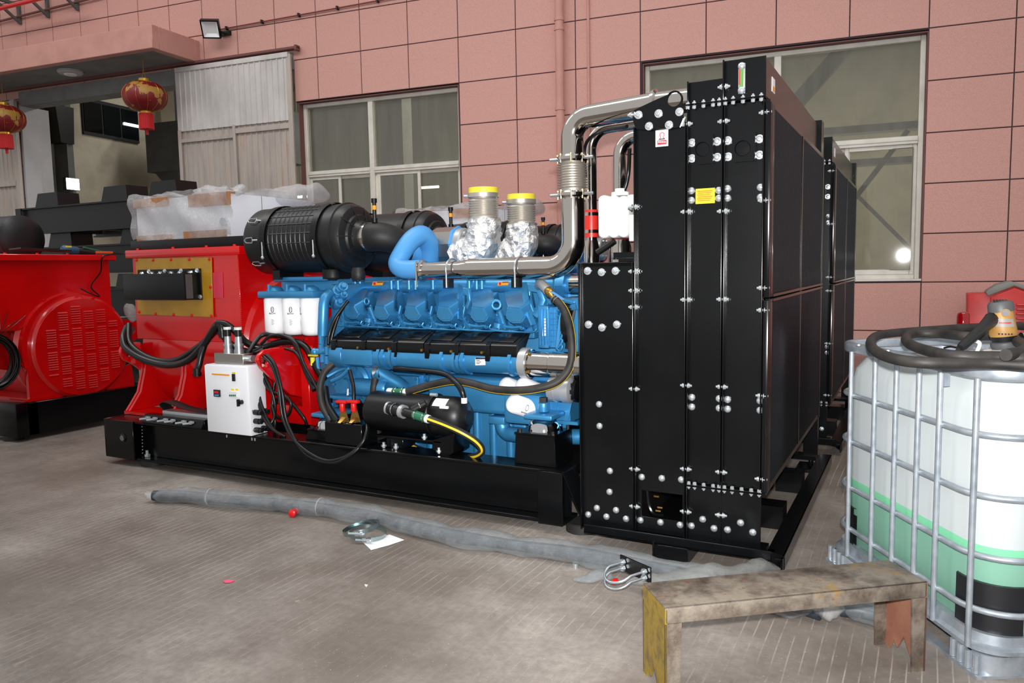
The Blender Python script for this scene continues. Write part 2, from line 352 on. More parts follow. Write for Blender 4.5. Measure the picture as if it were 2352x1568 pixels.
for i in range(len(TJ)-1):
    for j in range(len(ZJ)-1):
        t1, t0, z0, z1 = TJ[i], TJ[i+1], ZJ[j], ZJ[j+1]
        if z1 < 1 and t0 < -2: continue            # hidden behind the machines
        if t0 > 2.4 and z0 > 5.9: continue
        if t1 < -15 and (z1 < 1 or z0 > 6.3): continue
        for h in (DOOR, WIN1, WIN2):
            if t0 < h[1]-.02 and t1 > h[0]+.02 and z0 < h[3]-.02 and z1 > h[2]+.02:
                opt = [((z1-h[3])*(t1-t0), 0), ((h[2]-z0)*(t1-t0), 1), ((t1-h[1])*(z1-z0), 2), ((h[0]-t0)*(z1-z0), 3)]
                best = max(opt)
                if best[0] < .02: t0 = t1
                elif best[1] == 0: z0 = h[3]
                elif best[1] == 1: z1 = h[2]
                elif best[1] == 2: t0 = h[1]
                else: t1 = h[0]
        if t1-t0 < .05 or z1-z0 < .05: continue
        key = (round(t1-t0, 3), round(z1-z0, 3))
        if key not in tilemesh:
            w2, h2, g, d, c = key[0]/2, key[1]/2, .006, .014, .004
            vs = []
            for (gg, o) in ((g, 0), (g, d-c), (g+c, d)):
                for a, e in ((-1, -1), (1, -1), (1, 1), (-1, 1)): vs.append((a*(w2-gg), -o, e*(h2-gg)))
            fs = [(8, 9, 10, 11)]+[(k*4+q, k*4+(q+1) % 4, k*4+4+(q+1) % 4, k*4+4+q) for k in (0, 1) for q in range(4)]+[(3, 2, 1, 0)]
            tilemesh[key] = B().add(vs, fs).mesh('tile')
        p = W((t0+t1)/2, (z0+z1)/2, -.0125)
        obj('tile', tilemesh[key], 'pink_tile', wall, loc=p, rot=(0, 0, WD))
# ------------------------------------------------------------------ windows
def window(name, t0, t1, z0, z1, mull, trans, sashes):
    b = B(); fw = .055
    for a in ((t0, t0+fw, z0, z1), (t1-fw, t1, z0, z1), (t0+fw, t1-fw, z0, z0+fw), (t0+fw, t1-fw, z1-fw, z1)): wbox(b, *a, -.2, -.1)
    root = struct(obj(name, b, 'upvc', bevel=.006, seg=1))
    b = B(); wbox(b, mull-.04, mull+.04, z0+fw, z1-fw, -.19, -.09); obj('mullion', b, 'upvc', root, bevel=.006, seg=1)
    for a, c in ((t0+fw, mull-.04), (mull+.04, t1-fw)):
        b = B(); wbox(b, a, c, trans-.045, trans+.045, -.19, -.09); wbox(b, a, c, trans-.012, trans+.012, -.09, -.078); obj('transom', b, 'upvc', root, bevel=.005, seg=1)
        b = B(); wbox(b, a, c, trans+.045, z1-fw, -.155, -.149); obj('pane', b, 'window_glass', root)
    for a, c, dep in sashes:
        b = B(); s = .045
        for q in ((a, a+s, z0+fw, trans-.045), (c-s, c, z0+fw, trans-.045), (a+s, c-s, z0+fw, z0+fw+s+.015), (a+s, c-s, trans-.045-s, trans-.045)): wbox(b, *q, -dep-.03, -dep)
        sh = obj('sash', b, 'upvc', root, bevel=.005, seg=1)
        tl = .064 if a > -1 else 0.
        b = B(); zz0, zz1 = z0+fw+s+.015, trans-.045-s; q0, q1 = -dep-.015-tl/2, -dep-.015+tl/2
        b.add([W(t_, z_, o_+e_) for t_, o_ in ((a+s-.01, q0), (c-s+.01, q1)) for e_ in (-.003, .003) for z_ in (zz0-.01, zz1+.01)], [(0, 1, 3, 2), (4, 6, 7, 5), (0, 4, 5, 1), (2, 3, 7, 6), (0, 2, 6, 4), (1, 5, 7, 3)]); obj('pane', b, 'window_glass', sh)
    # lintel and reveals
    b = B(); wbox(b, t0-.01, t1+.01, z1, z1+.012, -.1, -.004); wbox(b, t0-.012, t0, z0, z1, -.1, -.004); wbox(b, t1, t1+.012, z0, z1, -.1, -.004)
    obj('reveal', b, 'lintel_brown', root)
    b = B(); wbox(b, t0-.01, t1+.01, z0-.02, z0+.006, -.1, .012); obj('sill', b, 'upvc', root, bevel=.004, seg=1)
    return root
window('window_1', -8.44, -5.79, 1.32, 4.09, -7.26, 3.04, [(-8.385, -7.83, .12), (-7.9, -7.3, .155), (-7.19, -6.48, .12), (-6.55, -5.845, .155)])
window('window_2', -3.2, -.02, 1.345, 4.08, -1.6, 2.93, [(-3.145, -2.35, .12), (-2.42, -1.64, .155), (-1.55, -.78, .155), (-.84, -.08, .12)])
# ------------------------------------------------------------------ canopy over the doorway
b = B(); wbox(b, -19, -10.28, 4.89, 5.23, 0, .1); wbox(b, -19, -10.28, 4.89, 5.23, .82, .95); wbox(b, -10.42, -10.28, 4.89, 5.23, .1, .82); wbox(b, -19, -10.42, 5.0, 5.2, .1, .82)
can = struct(obj('trim_1', b, 'canopy_paint', bevel=.008, seg=1)); can['label'] = 'pink canopy slab above the doorway'
b = B(); wbox(b, -19, -10.42, 4.9, 5.0, .1, .82); obj('soffit', b, 'grey_soffit', can)
b = B(); wbox(b, -14.4, -8.5, 4.6, 4.84, -.27, .03); hd = struct(obj('trim_2', b, 'grey_soffit')); hd['label'] = 'grey door header beam'
p = PW(163, 185, .5)
b = B(); b.lathe((p.x, p.y, 4.9), (0, 0, -1), [(0, .19), (.03, .19), (.05, .17), (.055, .1)], 24); lamp = obj('ceiling_lamp', b, 'pale_column'); tag(lamp, 'round flush lamp under the pink canopy', 'lamp')
b = B(); b.lathe((p.x, p.y, 4.845), (0, 0, -1), [(0, .1), (.015, .085), (.02, .02)], 20); obj('lens', b, 'paper', lamp)
# ------------------------------------------------------------------ sliding sheet doors
def corrug(t0, t1, z0, z1, off, pitch=.105, dep=.014):
    b = B(); n = int((t1-t0)/pitch); pr = []
    for k in range(n):
        a = t0+(t1-t0)*k/n; s = (t1-t0)/n
        pr += [(a, 0), (a+s*.72, 0), (a+s*.8, dep), (a+s*.92, dep)]
    pr.append((t1, 0)); vs = []
    for t, o in pr: vs += [W(t, z0, off+o), W(t, z1, off+o)]
    m = len(pr); vs += [W(t0, z0, off-.02), W(t0, z1, off-.02), W(t1, z0, off-.02), W(t1, z1, off-.02)]
    fs = [(2*i, 2*i+2, 2*i+3, 2*i+1) for i in range(m-1)]+[(2*m, 2*m+1, 2*m+3, 2*m+2)]
    return b.add(vs, fs)
d1 = struct(obj('door_1', corrug(-10.69, -8.52, .05, 3.86, .07), 'sheet_metal_rusty', angle=20)); d1['label'] = 'grey corrugated sliding door beside the left window'
obj('door_sheet', corrug(-10.72, -8.5, 3.84, 4.78, .1), 'sheet_metal', d1, angle=20)
for a in ((-10.72, -10.66, .05, 3.86), (-8.56, -8.48, .05, 4.8), (-9.62, -9.57, .05, 3.86)):
    b = B(); wbox(b, *a, .075, .115); obj('door_stile', b, 'sheet_metal_rusty', d1, bevel=.004, seg=1)
for a in ((-10.66, -9.62, 3.66, 3.72), (-9.57, -8.56, 3.72, 3.80), (-10.66, -8.56, 1.9, 1.97)):
    b = B(); wbox(b, *a, .075, .11); obj('door_rail', b, 'sheet_metal_rusty', d1, bevel=.004, seg=1)
b = B(); wbox(b, -10.7, -8.52, 4.76, 4.83, .06, .125); obj('top_flashing', b, 'sheet_metal', d1)
b = B(); wbox(b, -16, -8.36, 4.865, 4.905, .02, .11); wbox(b, -8.4, -8.36, 4.84, 4.92, .02, .12); rl = struct(obj('trim_3', b, 'lintel_brown', bevel=.006, seg=1)); rl['label'] = 'brown door track'
d2 = struct(obj('door_2', corrug(-16.6, -14.42, .05, 4.7, .07), 'sheet_metal_rusty', angle=20)); d2['label'] = 'corrugated sliding door at the left edge'
b = B(); wbox(b, -14.52, -14.42, .05, 4.7, .06, .12); obj('door_stile', b, 'sheet_metal_rusty', d2)
b = B(); wbox(b, -16.6, -14.5, 3.2, 3.3, .08, .12); obj('door_rail', b, 'sheet_metal_rusty', d2)
# ------------------------------------------------------------------ room behind the wall
def PT(x, y, T):                             # pixel on the plane across the wall at wall coordinate T
    d = _ray(x, y); p0 = WP+WT*T; return CAM+d*((p0-CAM).dot(WT)/d.dot(WT))
b = B(); wbox(b, -17.3, -17.0, 0, 7.6, -12, -.27); wl = struct(obj('wall_left', b, 'dirty_white_wall'))
b = B(); wbox(b, -17, 7, 0, 7.6, -12.3, -12); struct(obj('wall_inner_back', b, 'dirty_white_wall'))
b = B(); wbox(b, -17, 7, 7.4, 7.6, -12, -.27); struct(obj('ceiling', b, 'dirty_white_wall'))
def inner(x0, y0, x1, y1, T=-16.99, d=.06):    # plate on the inner left wall between two pixel corners
    p, q = PT(x0, y0, T), PT(x1, y1, T); oo = lambda v: -(v-WP).dot(-WN)
    o0, o1 = oo(p), oo(q); return -o0, -o1, q.z, p.z
o0, o1, z0, z1 = inner(184, 222, 318, 330)
b = B(); wbox(b, -17.02, -16.95, z0, z1, o1, o0); iw = struct(obj('window_3', b, 'dark_void')); iw['label'] = 'dark inner window seen through the doorway'
for k in range(3):
    a = o0+(o1-o0)*(k+.05)/3; c = o0+(o1-o0)*(k+.95)/3
    b = B(); wbox(b, -16.95, -16.93, z0+.08, z1-.08, c, a); obj('pane', b, 'dark_glass', iw)
b = B(); wbox(b, -16.92, -16.9, z0+.38, z0+.44, o0+(o1-o0)*.97, o0+(o1-o0)*.7); tag(obj('tube_light', b, 'tube_glow'), 'bright tube light glowing in the dark inner window', 'light')
for x0, x1, nm in ((117, 140, 'dim_grey'),):
    o0, o1, z0, z1 = inner(x0, 235, x1+8, 460); b = B(); wbox(b, -17, -16.6, 0, 7.4, o1, o0); struct(obj('column', b, nm))
b = B(); wbox(b, -15.0, -14.42, 0, 4.62, -.55, -.28); struct(obj('column', b, 'pale_column'))
b = B(); wbox(b, -14.42, -14.37, 0, 4.62, -.28, .03); jm = struct(obj('trim_4', b, 'pale_column')); jm['label'] = 'pale door jamb'
# corbelled beam and far bay
b = B(); p, q = PW(332, 285, -4.5), PW(416, 390, -4.5); tp, _ = tz(p); tq, _ = tz(q)
wbox(b, tp, tq+3, q.z, p.z, -5.3, -4.5); bm_ = struct(obj('beam', b, 'dim_grey'))
b = B(); b.prism([PW(x, y, -4.7) for x, y in ((338, 340), (345, 385), (372, 415), (375, 470), (410, 470), (410, 340))], WN*.5); struct(obj('corbel', b, 'dim_grey'))
p = PW(372, 420, -4.8); tp = tz(p)[0]; b = B(); wbox(b, tp, tp+.9, 0, 6.8, -5.8, -5.35); struct(obj('column', b, 'dim_grey'))
p = PT(163, 423, -16.5); b = B(); b.obox(p, WT*.05, WN*.16, Z_*.13); fl2 = obj('wall_floodlight', b, 'black_satin'); tag(fl2, 'glaring floodlight inside the doorway', 'light')
b = B(); b.obox(p+WT*.06, WT*.01, WN*.15, Z_*.12); obj('lamp_face', b, 'lamp_glow', fl2)
p = PT(103, 275, -16.9); b = B(); b.prism([p+V((0, 0, .3)), p+WN*.45+V((0, 0, .3)), p+WN*.4+V((0, 0, -.5)), p+WN*.08+V((0, 0, -.5))], WT*.35); tag(obj('wall_speaker', b, 'black_satin'), 'black speaker hung on the inner wall beside the pale column', 'speaker')
p = PT(172, 545, -16.3); b = B(); b.obox(p, WT*.02, WN*.35, Z_*.35); tag(obj('lit_screen', b, 'screen_glow'), 'pale blue lit panel seen under the black skid frame', 'screen')
# roof struts, lights and one modelled reflection seen through the windows
b = B(); b.bar(PW(1955, 95, -2.2), PW(1800, 270, -2.2), .2, .2, WN); struct(obj('roof_strut_and_reflection', b, 'dim_grey'))
b = B(); b.bar(PW(2085, 300, -2.2), PW(1960, 460, -2.2), .07, .07, WN); struct(obj('roof_strut_and_reflection', b, 'dim_grey'))
b = B(); b.bar(PW(1970, 450, -2.2), PW(2110, 590, -2.2), .05, .05, WN); struct(obj('roof_strut_and_reflection', b, 'pale_column'))  # pale bar modelled in place of a bright reflection in the pane
for z, h in ((3.75, .12), (5.2, .3), (3.2, .1)):
    b = B(); wbox(b, -5, 5, z, z+h, -5, -4.7); struct(obj('beam', b, 'pale_column'))
p = PW(890, 350, -4); t_ = tz(p)[0]; b = B(); wbox(b, t_-.25, t_+.25, 0, 7.3, -4.6, -4.2); struct(obj('column', b, 'pale_column'))
for tt, oo_, ee in ((-13.5, -5, 90), (-6.5, -6, 330), (-1.0, -6, 480), (3.0, -6, 480)):
    l = area('inner_strip_light', W(tt, 7.2, oo_), W(tt, 0, oo_), 3.0, .5, ee, (1, .98, .92))
for (x, y, of) in ((1165, 430, -6), (870, 452, -6)):
    p = PW(x-180, y, of); b = B(); b.cyl(p-WT*.25, p+WT*.25, .03, n=8); tl_ = obj('tube_light', b, 'tube_glow'); obj('hanger_rod', B().cyl(p, V((p.x, p.y, 7.42)), .01, n=6), 'dim_grey', tl_); tag(tl_, 'white tube light seen through the left window pane at %s' % ('right' if x > 1000 else 'centre'), 'light')
# ------------------------------------------------------------------ pipes on the wall
def tubeobj(name, pts, r, mat, parent=None, n=10, **k): return obj(name, B().tube(pts, r, n), mat, parent, angle=50, **k)
b = B(); b.cyl(W(-4.28, 0, .085), W(-4.28, 7.5, .085), .056, n=18)
dp = obj('downpipe', b, 'canopy_paint', angle=50); tag(dp, 'thick pink downpipe on the tiled wall beside the right window', 'pipe')
for z in (4.75, 4.63, 3.62):
    b = B(); b.cyl(W(-4.28, z-.02, .085), W(-4.28, z+.02, .085), .066, n=18); obj('pipe_collar', b, 'canopy_paint', dp)
b = B(); b.cyl(W(-3.91, 0, .02), W(-3.91, 7.5, .02), .018, n=10); tag(obj('conduit', b, 'canopy_paint'), 'thin pink conduit running up the wall right of the downpipe', 'pipe')
p0, p1 = W(-9.9, 5.34, .03), W(-4.5, 5.41, .03)
b = B(); b.cyl(p0, p1, .011, n=8); rp = obj('cable_conduit', b, 'conduit_red'); tag(rp, 'thin dark red conduit running from the floodlight along the wall', 'pipe')
for k in range(8):
    b = B(); q = p0.lerp(p1, (k+.3)/8); b.obox(q, WT*.012, WN*.03, Z_*.025); obj('pipe_clip', b, 'black_satin', rp)
a0, a1 = PW(-30, 27, .5), PW(150, -18, .5)
b = B(); b.cyl(a0, a1, .035, n=12); fp = obj('fire_pipe', b, 'red_paint', angle=50); tag(fp, 'bright red pipe on brackets at the top left of the wall', 'pipe')
for x, y in ((48, 40), (113, 25), (180, 8)):
    q = PW(x, y, .0); b = B(); b.bar(q+V((0, 0, -.12))-WN*.03, q+V((0, 0, .25))-WN*.03, .05, .05, WT); b.bar(q+V((0, 0, .2))-WN*.03, q+V((0, 0, .2))-WN*.62, .05, .05); b.bar(q+V((0, 0, -.1))-WN*.03, q+V((0, 0, .19))-WN*.5, .04, .04, WT)
    obj('pipe_bracket', b, 'dim_grey', fp)
p0, p1 = PW(-30, 56, .06), PW(240, -11, .06); b = B(); b.cyl(p0, p1, .02, n=8); tag(obj('conduit', b, 'lintel_brown'), 'thin dark pipe on the wall below the red pipe brackets', 'pipe')
# ------------------------------------------------------------------ wall floodlight
p = PW(483, 68, .28); nrm = ((CAM-p).normalized()+V((-.28, 0, -.25))).normalized(); side = nrm.cross(Z_).normalized(); up = side.cross(nrm)
fld = thing('floodlight', 'square floodlight with white reflector mounted on the tiled wall', 'floodlight', p)
WORLD.add(fld.name)
c = p
b = B(); hs = .135
O = [c+side*a*hs+up*e*hs for a, e in ((-1, -1), (1, -1), (1, 1), (-1, 1))]; I = [c+side*a*hs*.86+up*e*hs*.86 for a, e in ((-1, -1), (1, -1), (1, 1), (-1, 1))]
b.ringprism(O, I, nrm*-.07); b.prism([o-nrm*.07 for o in O], nrm*-.02); obj('housing', b, 'black_satin', fld)
b = B(); J = [c-nrm*.05+side*a*hs*.5+up*e*hs*.5 for a, e in ((-1, -1), (1, -1), (1, 1), (-1, 1))]; I2 = [i-nrm*.01 for i in I]
b.add(I2+J, [(k, (k+1) % 4, 4+(k+1) % 4, 4+k) for k in range(4)]); obj('reflector', b, 'white_paint', fld)
b = B(); b.prism([j+nrm*.004 for j in J], -nrm*.006); obj('led_panel', b, 'paper', fld)
b = B(); tp = tz(p)[0]; wbox(b, tp-.02, tp+.16, p.z-.03, p.z+.03, 0, .05); b.bar(W(tp+.07, p.z, .04), p-nrm*.08, .04, .02); obj('bracket', b, 'black_satin', fld)
# ------------------------------------------------------------------ lanterns
def lantern(x, y, off, label):
    p = PW(x, y, off)
    t = thing('lantern', label, 'lantern', p, group='red lanterns under the canopy'); r, h = .33, .225
    prof = [(-h, .08)]+[(h*math.sin(a), .08+(r-.08)*math.cos(a)) for a in [math.radians(-80+160*k/14) for k in range(15)]]+[(h, .08)]
    b = B(); n = 24; b.lathe((0, 0, 0), Z_, prof, n, False)
    obj('globe', b, 'lantern_red', t, angle=60)
    for k in range(12):
        a = 6.2832*k/12; b = B(); b.tube([V((math.cos(a)*(q[1]+.001), math.sin(a)*(q[1]+.001), q[0])) for q in prof], .0022, 5); obj('rib', b, 'gold', t)
    for z0, z1 in ((h-.005, h+.045), (-h-.04, -h+.005)):
        b = B(); b.cyl((0, 0, z0), (0, 0, z1), .085, n=20); obj('collar', b, 'gold', t)
    b = B(); b.cyl((0, 0, -h-.27), (0, 0, -h-.035), .105, .1, n=24)
    for k in range(24): a = 6.2832*k/24; b.cyl((math.cos(a)*.104, math.sin(a)*.104, -h-.28), (math.cos(a)*.1, math.sin(a)*.1, -h-.04), .008, n=5)
    b.cyl((0, 0, -h-.36), (0, 0, -h-.26), .022, n=8); obj('fringe', b, 'fringe_red', t)
    top = 4.9-p.z
    b = B(); b.cyl((0, 0, h+.2), (0, 0, top), .004, n=5); b.cyl((-.05, 0, h+.04), (0, 0, h+.2), .003, n=5); b.cyl((.05, 0, h+.04), (0, 0, h+.2), .003, n=5); obj('cord', b, 'gold', t)
lantern(333, 222, .5, 'red lantern with gold print hanging before the corrugated door')
lantern(10, 273, .5, 'red lantern with gold print cut by the left picture edge')
# ================================================================== generator set in front
G = thing('generator_set', 'front diesel generator set with blue engine, red alternator and black radiator', 'generator', (-3.3, 5.03, 0), world=True)
def gp(name, b, mat, parent=None, **k): return obj(name, b, mat, parent or G, **k)
# ------------------------------------------------------------------ base frame
b = B()
for y0, s in ((4.0, 1), (6.06, -1)):
    b.box(-5.96, -1.80, min(y0+.09*s, y0+.102*s), max(y0+.09*s, y0+.102*s), .075, .355)
    b.box(-5.96, -1.80, min(y0, y0+.19*s), max(y0, y0+.19*s), .055, .075)
    b.box(-5.96, -1.80, min(y0, y0+.19*s), max(y0, y0+.19*s), .355, .372)
for x in (-5.9, -4.6, -3.4, -2.2): b.box(x, x+.1, 4.15, 5.9, .1, .35)
base = gp('base_frame', b, 'black_gloss', bevel=.004, seg=1)
b = B(); b.box(-5.97, -5.62, 3.985, 4.0, .055, .375); b.box(-5.985, -5.97, 3.985, 4.3, .055, .375); obj('end_plate', b, 'black_gloss', base, bevel=.004, seg=1)
b = B(); b.torus(PX(283, 1005, 3.984), Y_, .028, .009, 18, 6); b.cyl(PX(283, 1005, 3.986), PX(283, 1005, 3.983), .026, n=16); obj('lifting_hole', b, 'black_satin', base)
b = B(); b.box(-1.96, -1.80, 3.965, 4.0, .06, .372); b.prism([(-1.80, 3.965, .372), (-1.80, 4.15, .372), (-1.66, 4.15, .06), (-1.66, 3.965, .06)], (.006, 0, 0)); obj('end_plate', b, 'black_gloss', base, bevel=.003, seg=1)
for x in (-5.56, -1.74):
    for y in (4.12, 5.94):
        b = B(); b.lathe((x, y, 0), Z_, [(0, .1), (.05, .1), (.056, .093)], 28); pd = obj('mounting_pad', b, 'pad_rubber', base)
        if x < -3: b = B(); b.cyl((x, y-.06, .056), (x, y-.06, .13), .012, n=8); b.cyl((x, y-.06, .078), (x, y-.06, .098), .024, n=6); obj('bolt', b, 'bolt_zinc', base)
b = B(); [b.sph(PX(326+k*.15, 972+k*7.6, 4.085), .006, nu=6, nv=4) for k in range(14)]; obj('weld_seam', b, 'zinc', base)
# ------------------------------------------------------------------ alternator
AC = V((0, 5.03, .92)); b = B(); b.lathe((-6.05, 5.03, .92), X_, [(0, .5), (.04, .6), (.06, .63), (1.27, .63), (1.3, .6), (1.5, .6)], 64)
alt = gp('alternator', b, 'red_paint')
b = B(); b.box(-6.06, -4.78, 4.4, 5.66, 1.0, 1.74); obj('terminal_box', b, 'red_paint', alt, bevel=.006, seg=1)
b = B(); b.box(-6.11, -4.73, 4.37, 5.69, 1.70, 1.77); lid = obj('terminal_box_lid', b, 'red_paint', alt, bevel=.008)
for x in (-6.0, -5.55, -5.15, -4.83):
    b = B(); b.cyl((x, 4.42, 1.77), (x, 4.42, 1.785), .016, n=6); obj('screw', b, 'red_paint', alt)
b = B(); b.box(-6.1, -4.72, 4.42, 5.6, 1.772, 1.85); obj('cabinet_plinth', b, 'black_satin', alt, bevel=.008)
b = B(); [b.sph((-4.778, 4.4, 1.02+.0165*k), .006, nu=6, nv=4) for k in range(42)]; obj('weld_seam', b, 'red_paint', alt)
P = [PX(x, y, 4.392) for x, y in ((314, 593), (487, 591), (491, 728), (319, 722))]
b = B(); b.prism(P, (0, -.012, 0)); obj('gland_plate', b, 'yellow_sheet', alt, bevel=.002, seg=1)
rb = B(); rb.lathe((0, 0, 0), (0, -1, 0), [(0, .014), (.006, .013), (.01, .006)], 10); rbm = rb.mesh('rivet')
for x, y in ((314, 597), (352, 597), (393, 596), (435, 595.5), (481, 595), (484, 659), (320, 716), (358, 721), (399, 722.5), (441, 724), (486, 725)):
    obj('rivet', rbm, 'red_plastic', alt, loc=PX(x, y, 4.38))
b = B(); b.box(-5.95, -5.2, 4.22, 4.375, 1.35, 1.565); jb = obj('junction_box', b, 'black_satin', alt, bevel=.004)
b = B(); b.box(-5.95, -5.18, 4.365, 4.378, 1.345, 1.60); obj('junction_flange', b, 'black_satin', alt)
b = B(); b.prism([(-5.199, 4.235, 1.36), (-5.199, 4.30, 1.36), (-5.199, 4.30, 1.555), (-5.199, 4.235, 1.555)], (.002, 0, 0)); obj('vent_pad', b, 'pump_grey', alt)
sb = B(); sb.cyl((0, 0, 0), (0, 0, .014), .015, n=6); sb.cyl((0, 0, -.002), (0, 0, .003), .02, n=10); sbm = sb.mesh('screw')
for x in (-5.85, -5.72, -5.62, -5.48, -5.38, -5.25): obj('screw', sbm, 'bolt_zinc', alt, loc=(x, 4.33, 1.567))
fb = B(); fb.cyl((0, 0, 0), (0, -.012, 0), .014, n=6); fb.cyl((0, 0, 0), (0, -.004, 0), .019, n=10); fbm = fb.mesh('screw')
for x, z in ((-5.8, 1.585), (-5.6, 1.585), (-5.4, 1.585), (-5.21, 1.585), (-5.19, 1.37)): obj('screw', fbm, 'bolt_zinc', alt, loc=(x, 4.364, z))
b = B(); b.prism([PX(x, y, 4.397) for x, y in ((489, 626), (512, 626), (513, 684), (491, 684))], (0, -.003, 0)); obj('sticker', b, 'sticker_pink', alt)
b = B(); b.prism([PX(x, y, 4.397) for x, y in ((299, 585), (313, 584), (313, 591), (299, 592))], (0, -.003, 0)); obj('sticker', b, 'orange_label', alt)
# lifting lugs: plates across the machine with a rounded nose toward the viewer
def lug(X, pts, hole, mat='red_paint', th=.03):
    O = [PXx(x, y, X) for x, y in pts]; c = PXx(hole[0], hole[1], X); n = len(O); I = []
    for o in O:
        d = (o-c).normalized(); I.append(c+V((0, d.y*hole[2], d.z*hole[2]*hole[3])))
    return B().ringprism(O, I, (th, 0, 0))
obj('lifting_lug', lug(-6.05, [(272, 815), (272, 803), (278, 790), (290, 785), (330, 790), (345, 800), (350, 870), (342, 868), (320, 850), (300, 835), (280, 826)], (288, 806, .045, 1.2)), 'red_paint', alt, bevel=.004, seg=1)
obj('lifting_lug', lug(-4.2, [(584, 828), (588, 815), (600, 803), (625, 798), (700, 793), (704, 850), (702, 915), (660, 905), (640, 888), (612, 862), (594, 845)], (600, 829, .036, 1.3)), 'red_paint', alt, bevel=.004, seg=1)
P = [PX(x, y, 4.37) for x, y in ((301, 827), (318, 795), (330, 824), (329, 827))]
P = [PXx(x, y, -5.98) for x, y in ((300, 826), (314, 796), (328, 822))]; b = B(); b.prism([PX(300, 826, 4.33), PX(313, 796, 4.33), PX(328, 822, 4.33)], (0, .004, 0)); wl_ = obj('warning_triangle', b, 'yellow_label', alt)
b = B(); b.prism([PX(309, 818, 4.326), PX(313, 803, 4.326), PX(319, 816, 4.326)], (0, .003, 0)); obj('warning_mark', b, 'ink', alt)
b = B(); b.box(-6.0, -5.94, 4.28, 4.34, .8, .98); obj('lug_root', b, 'red_paint', alt)
# feet and gussets
b = B(); b.box(-6.02, -4.55, 4.2, 4.45, .372, .4); b.box(-6.02, -4.55, 5.62, 5.86, .372, .4); obj('foot_rail', b, 'red_paint', alt, bevel=.003, seg=1)
for X in (-6.02, -5.98, -5.5, -5.46, -4.95):
    pts = [(X, 4.43, .80), (X, 4.47, .62), (X, 4.24, .40), (X, 4.6, .40), (X, 4.75, .40), (X, 4.8, .5), (X, 4.5, .9)]
    b = B(); b.prism([(X, 4.40, .86), (X, 4.38, .72), (X, 4.33, .55), (X, 4.26, .46), (X, 4.21, .40), (X, 4.8, .40), (X, 4.8, .6), (X, 4.55, .9)], (.025, 0, 0)); obj('gusset', b, 'red_paint', alt, bevel=.003, seg=1)
# fan housing between alternator and engine
b = B(); b.lathe((-4.56, 5.03, .90), X_, [(0, .62), (.03, .62), (.03, .56), (.42, .56), (.42, .62), (.5, .62), (.5, .4)], 64); fh = gp('fan_housing', b, 'red_paint')
b = B(); b.box(-4.56, -4.53, 4.36, 5.7, .40, .9); obj('housing_flange', b, 'red_paint', fh, bevel=.004, seg=1)
b = B(); b.box(-4.14, -4.06, 4.36, 5.7, .40, .85); obj('housing_flange', b, 'red_paint', fh, bevel=.004, seg=1)
def ventgrid(a0, a1, x0, x1, n, rows):
    bb = B(); R = .572
    for r_ in range(rows):
        for k in range(n):
            xa = x0+(x1-x0)*(k+.15)/n; xb = x0+(x1-x0)*(k+.6)/n
            t0 = a0+(a1-a0)*(r_+.08)/rows; t1 = a0+(a1-a0)*(r_+.9)/rows
            q = [V((x, 5.03-R*math.cos(t), .90+R*math.sin(t))) for x, t in ((xa, t0), (xb, t0), (xb, t1), (xa, t1))]
            bb.add(q, [(0, 1, 2, 3)])
    return bb
b = B(); b.box(-4.53, -4.08, 4.44, 4.7, .376, .52); obj('housing_foot', b, 'red_paint', fh, bevel=.01)
for a in ((5, 42), (-38, -10)):
    b = B(); t = [math.radians(a[0]+(a[1]-a[0])*k/6) for k in range(7)]; vs = []
    for x in (-4.44, -4.17): vs += [V((x, 5.03-.567*math.cos(q), .90+.567*math.sin(q))) for q in t]
    b.add(vs, [(k, k+1, 8+k, 7+k) for k in range(6)]); gpn = obj('vent_cover', b, 'red_paint', fh)
    obj('vent_slots', ventgrid(math.radians(a[0]+2), math.radians(a[1]-2), -4.42, -4.19, 9, 4), 'dark_void', fh, kind='stuff')
b = B(); b.box(-4.53, -4.14, 4.42, 4.5, .885, .9); [b.cyl((x, 4.43, .84), (x, 4.43, .9), .008, n=6) for x in (-4.45, -4.22)]; obj('cover_joint', b, 'red_paint', fh)
# ------------------------------------------------------------------ white control cabinet
b = B(); b.box(-4.71, -4.27, 3.97, 4.13, .375, .885); cab = gp('control_cabinet', b, 'white_paint', bevel=.006)
b = B(); b.box(-4.705, -4.285, 3.955, 3.969, .38, .88); door = obj('cabinet_door', b, 'white_paint', cab, bevel=.005)
def cabp(x0, y0, x1, y1, Y=3.953, th=.006): p, q = PX(x0, y0, Y), PX(x1, y1, Y); return B().box(p.x, q.x, Y-th, Y, q.z, p.z)
for nm, a, mt in (('strip_label', (487, 857, 527, 863), 'orange_label'), ('switch_label', (534, 854, 541, 857.5), 'yellow_label'), ('rocker_switch', (535, 858, 541, 875), 'lcd_black'), ('meter', (493, 894, 507, 911), 'lcd_black'), ('meter_display', (495, 897, 505, 903), 'ink_red'), ('breaker_label', (531, 892.5, 538, 896.5), 'yellow_label'), ('breaker_label', (541, 892.5, 547, 896.5), 'yellow_label'), ('breaker', (530, 898, 548, 912), 'paper')):
    th = {'rocker_switch': .012, 'meter': .012, 'breaker': .018, 'meter_display': .0135}.get(nm, .003)
    obj(nm, cabp(*a, th=th), mt, cab)
for k in range(3): obj('meter_button', cabp(496.5+k*3.3, 905, 498.8+k*3.3, 908.5, th=.015), 'button_blue', cab)
for k in range(4): obj('breaker_toggle', cabp(532+k*4, 905, 534+k*4, 909, th=.024), 'green_hose', cab)
p = PX(556, 923, 3.953); b = B(); b.cyl(p, p-V((0, .03, 0)), .017, n=12); b.obox(p-V((0, .035, 0)), X_*.007, Y_*.01, Z_*.025); obj('door_knob', b, 'black_plastic', cab)
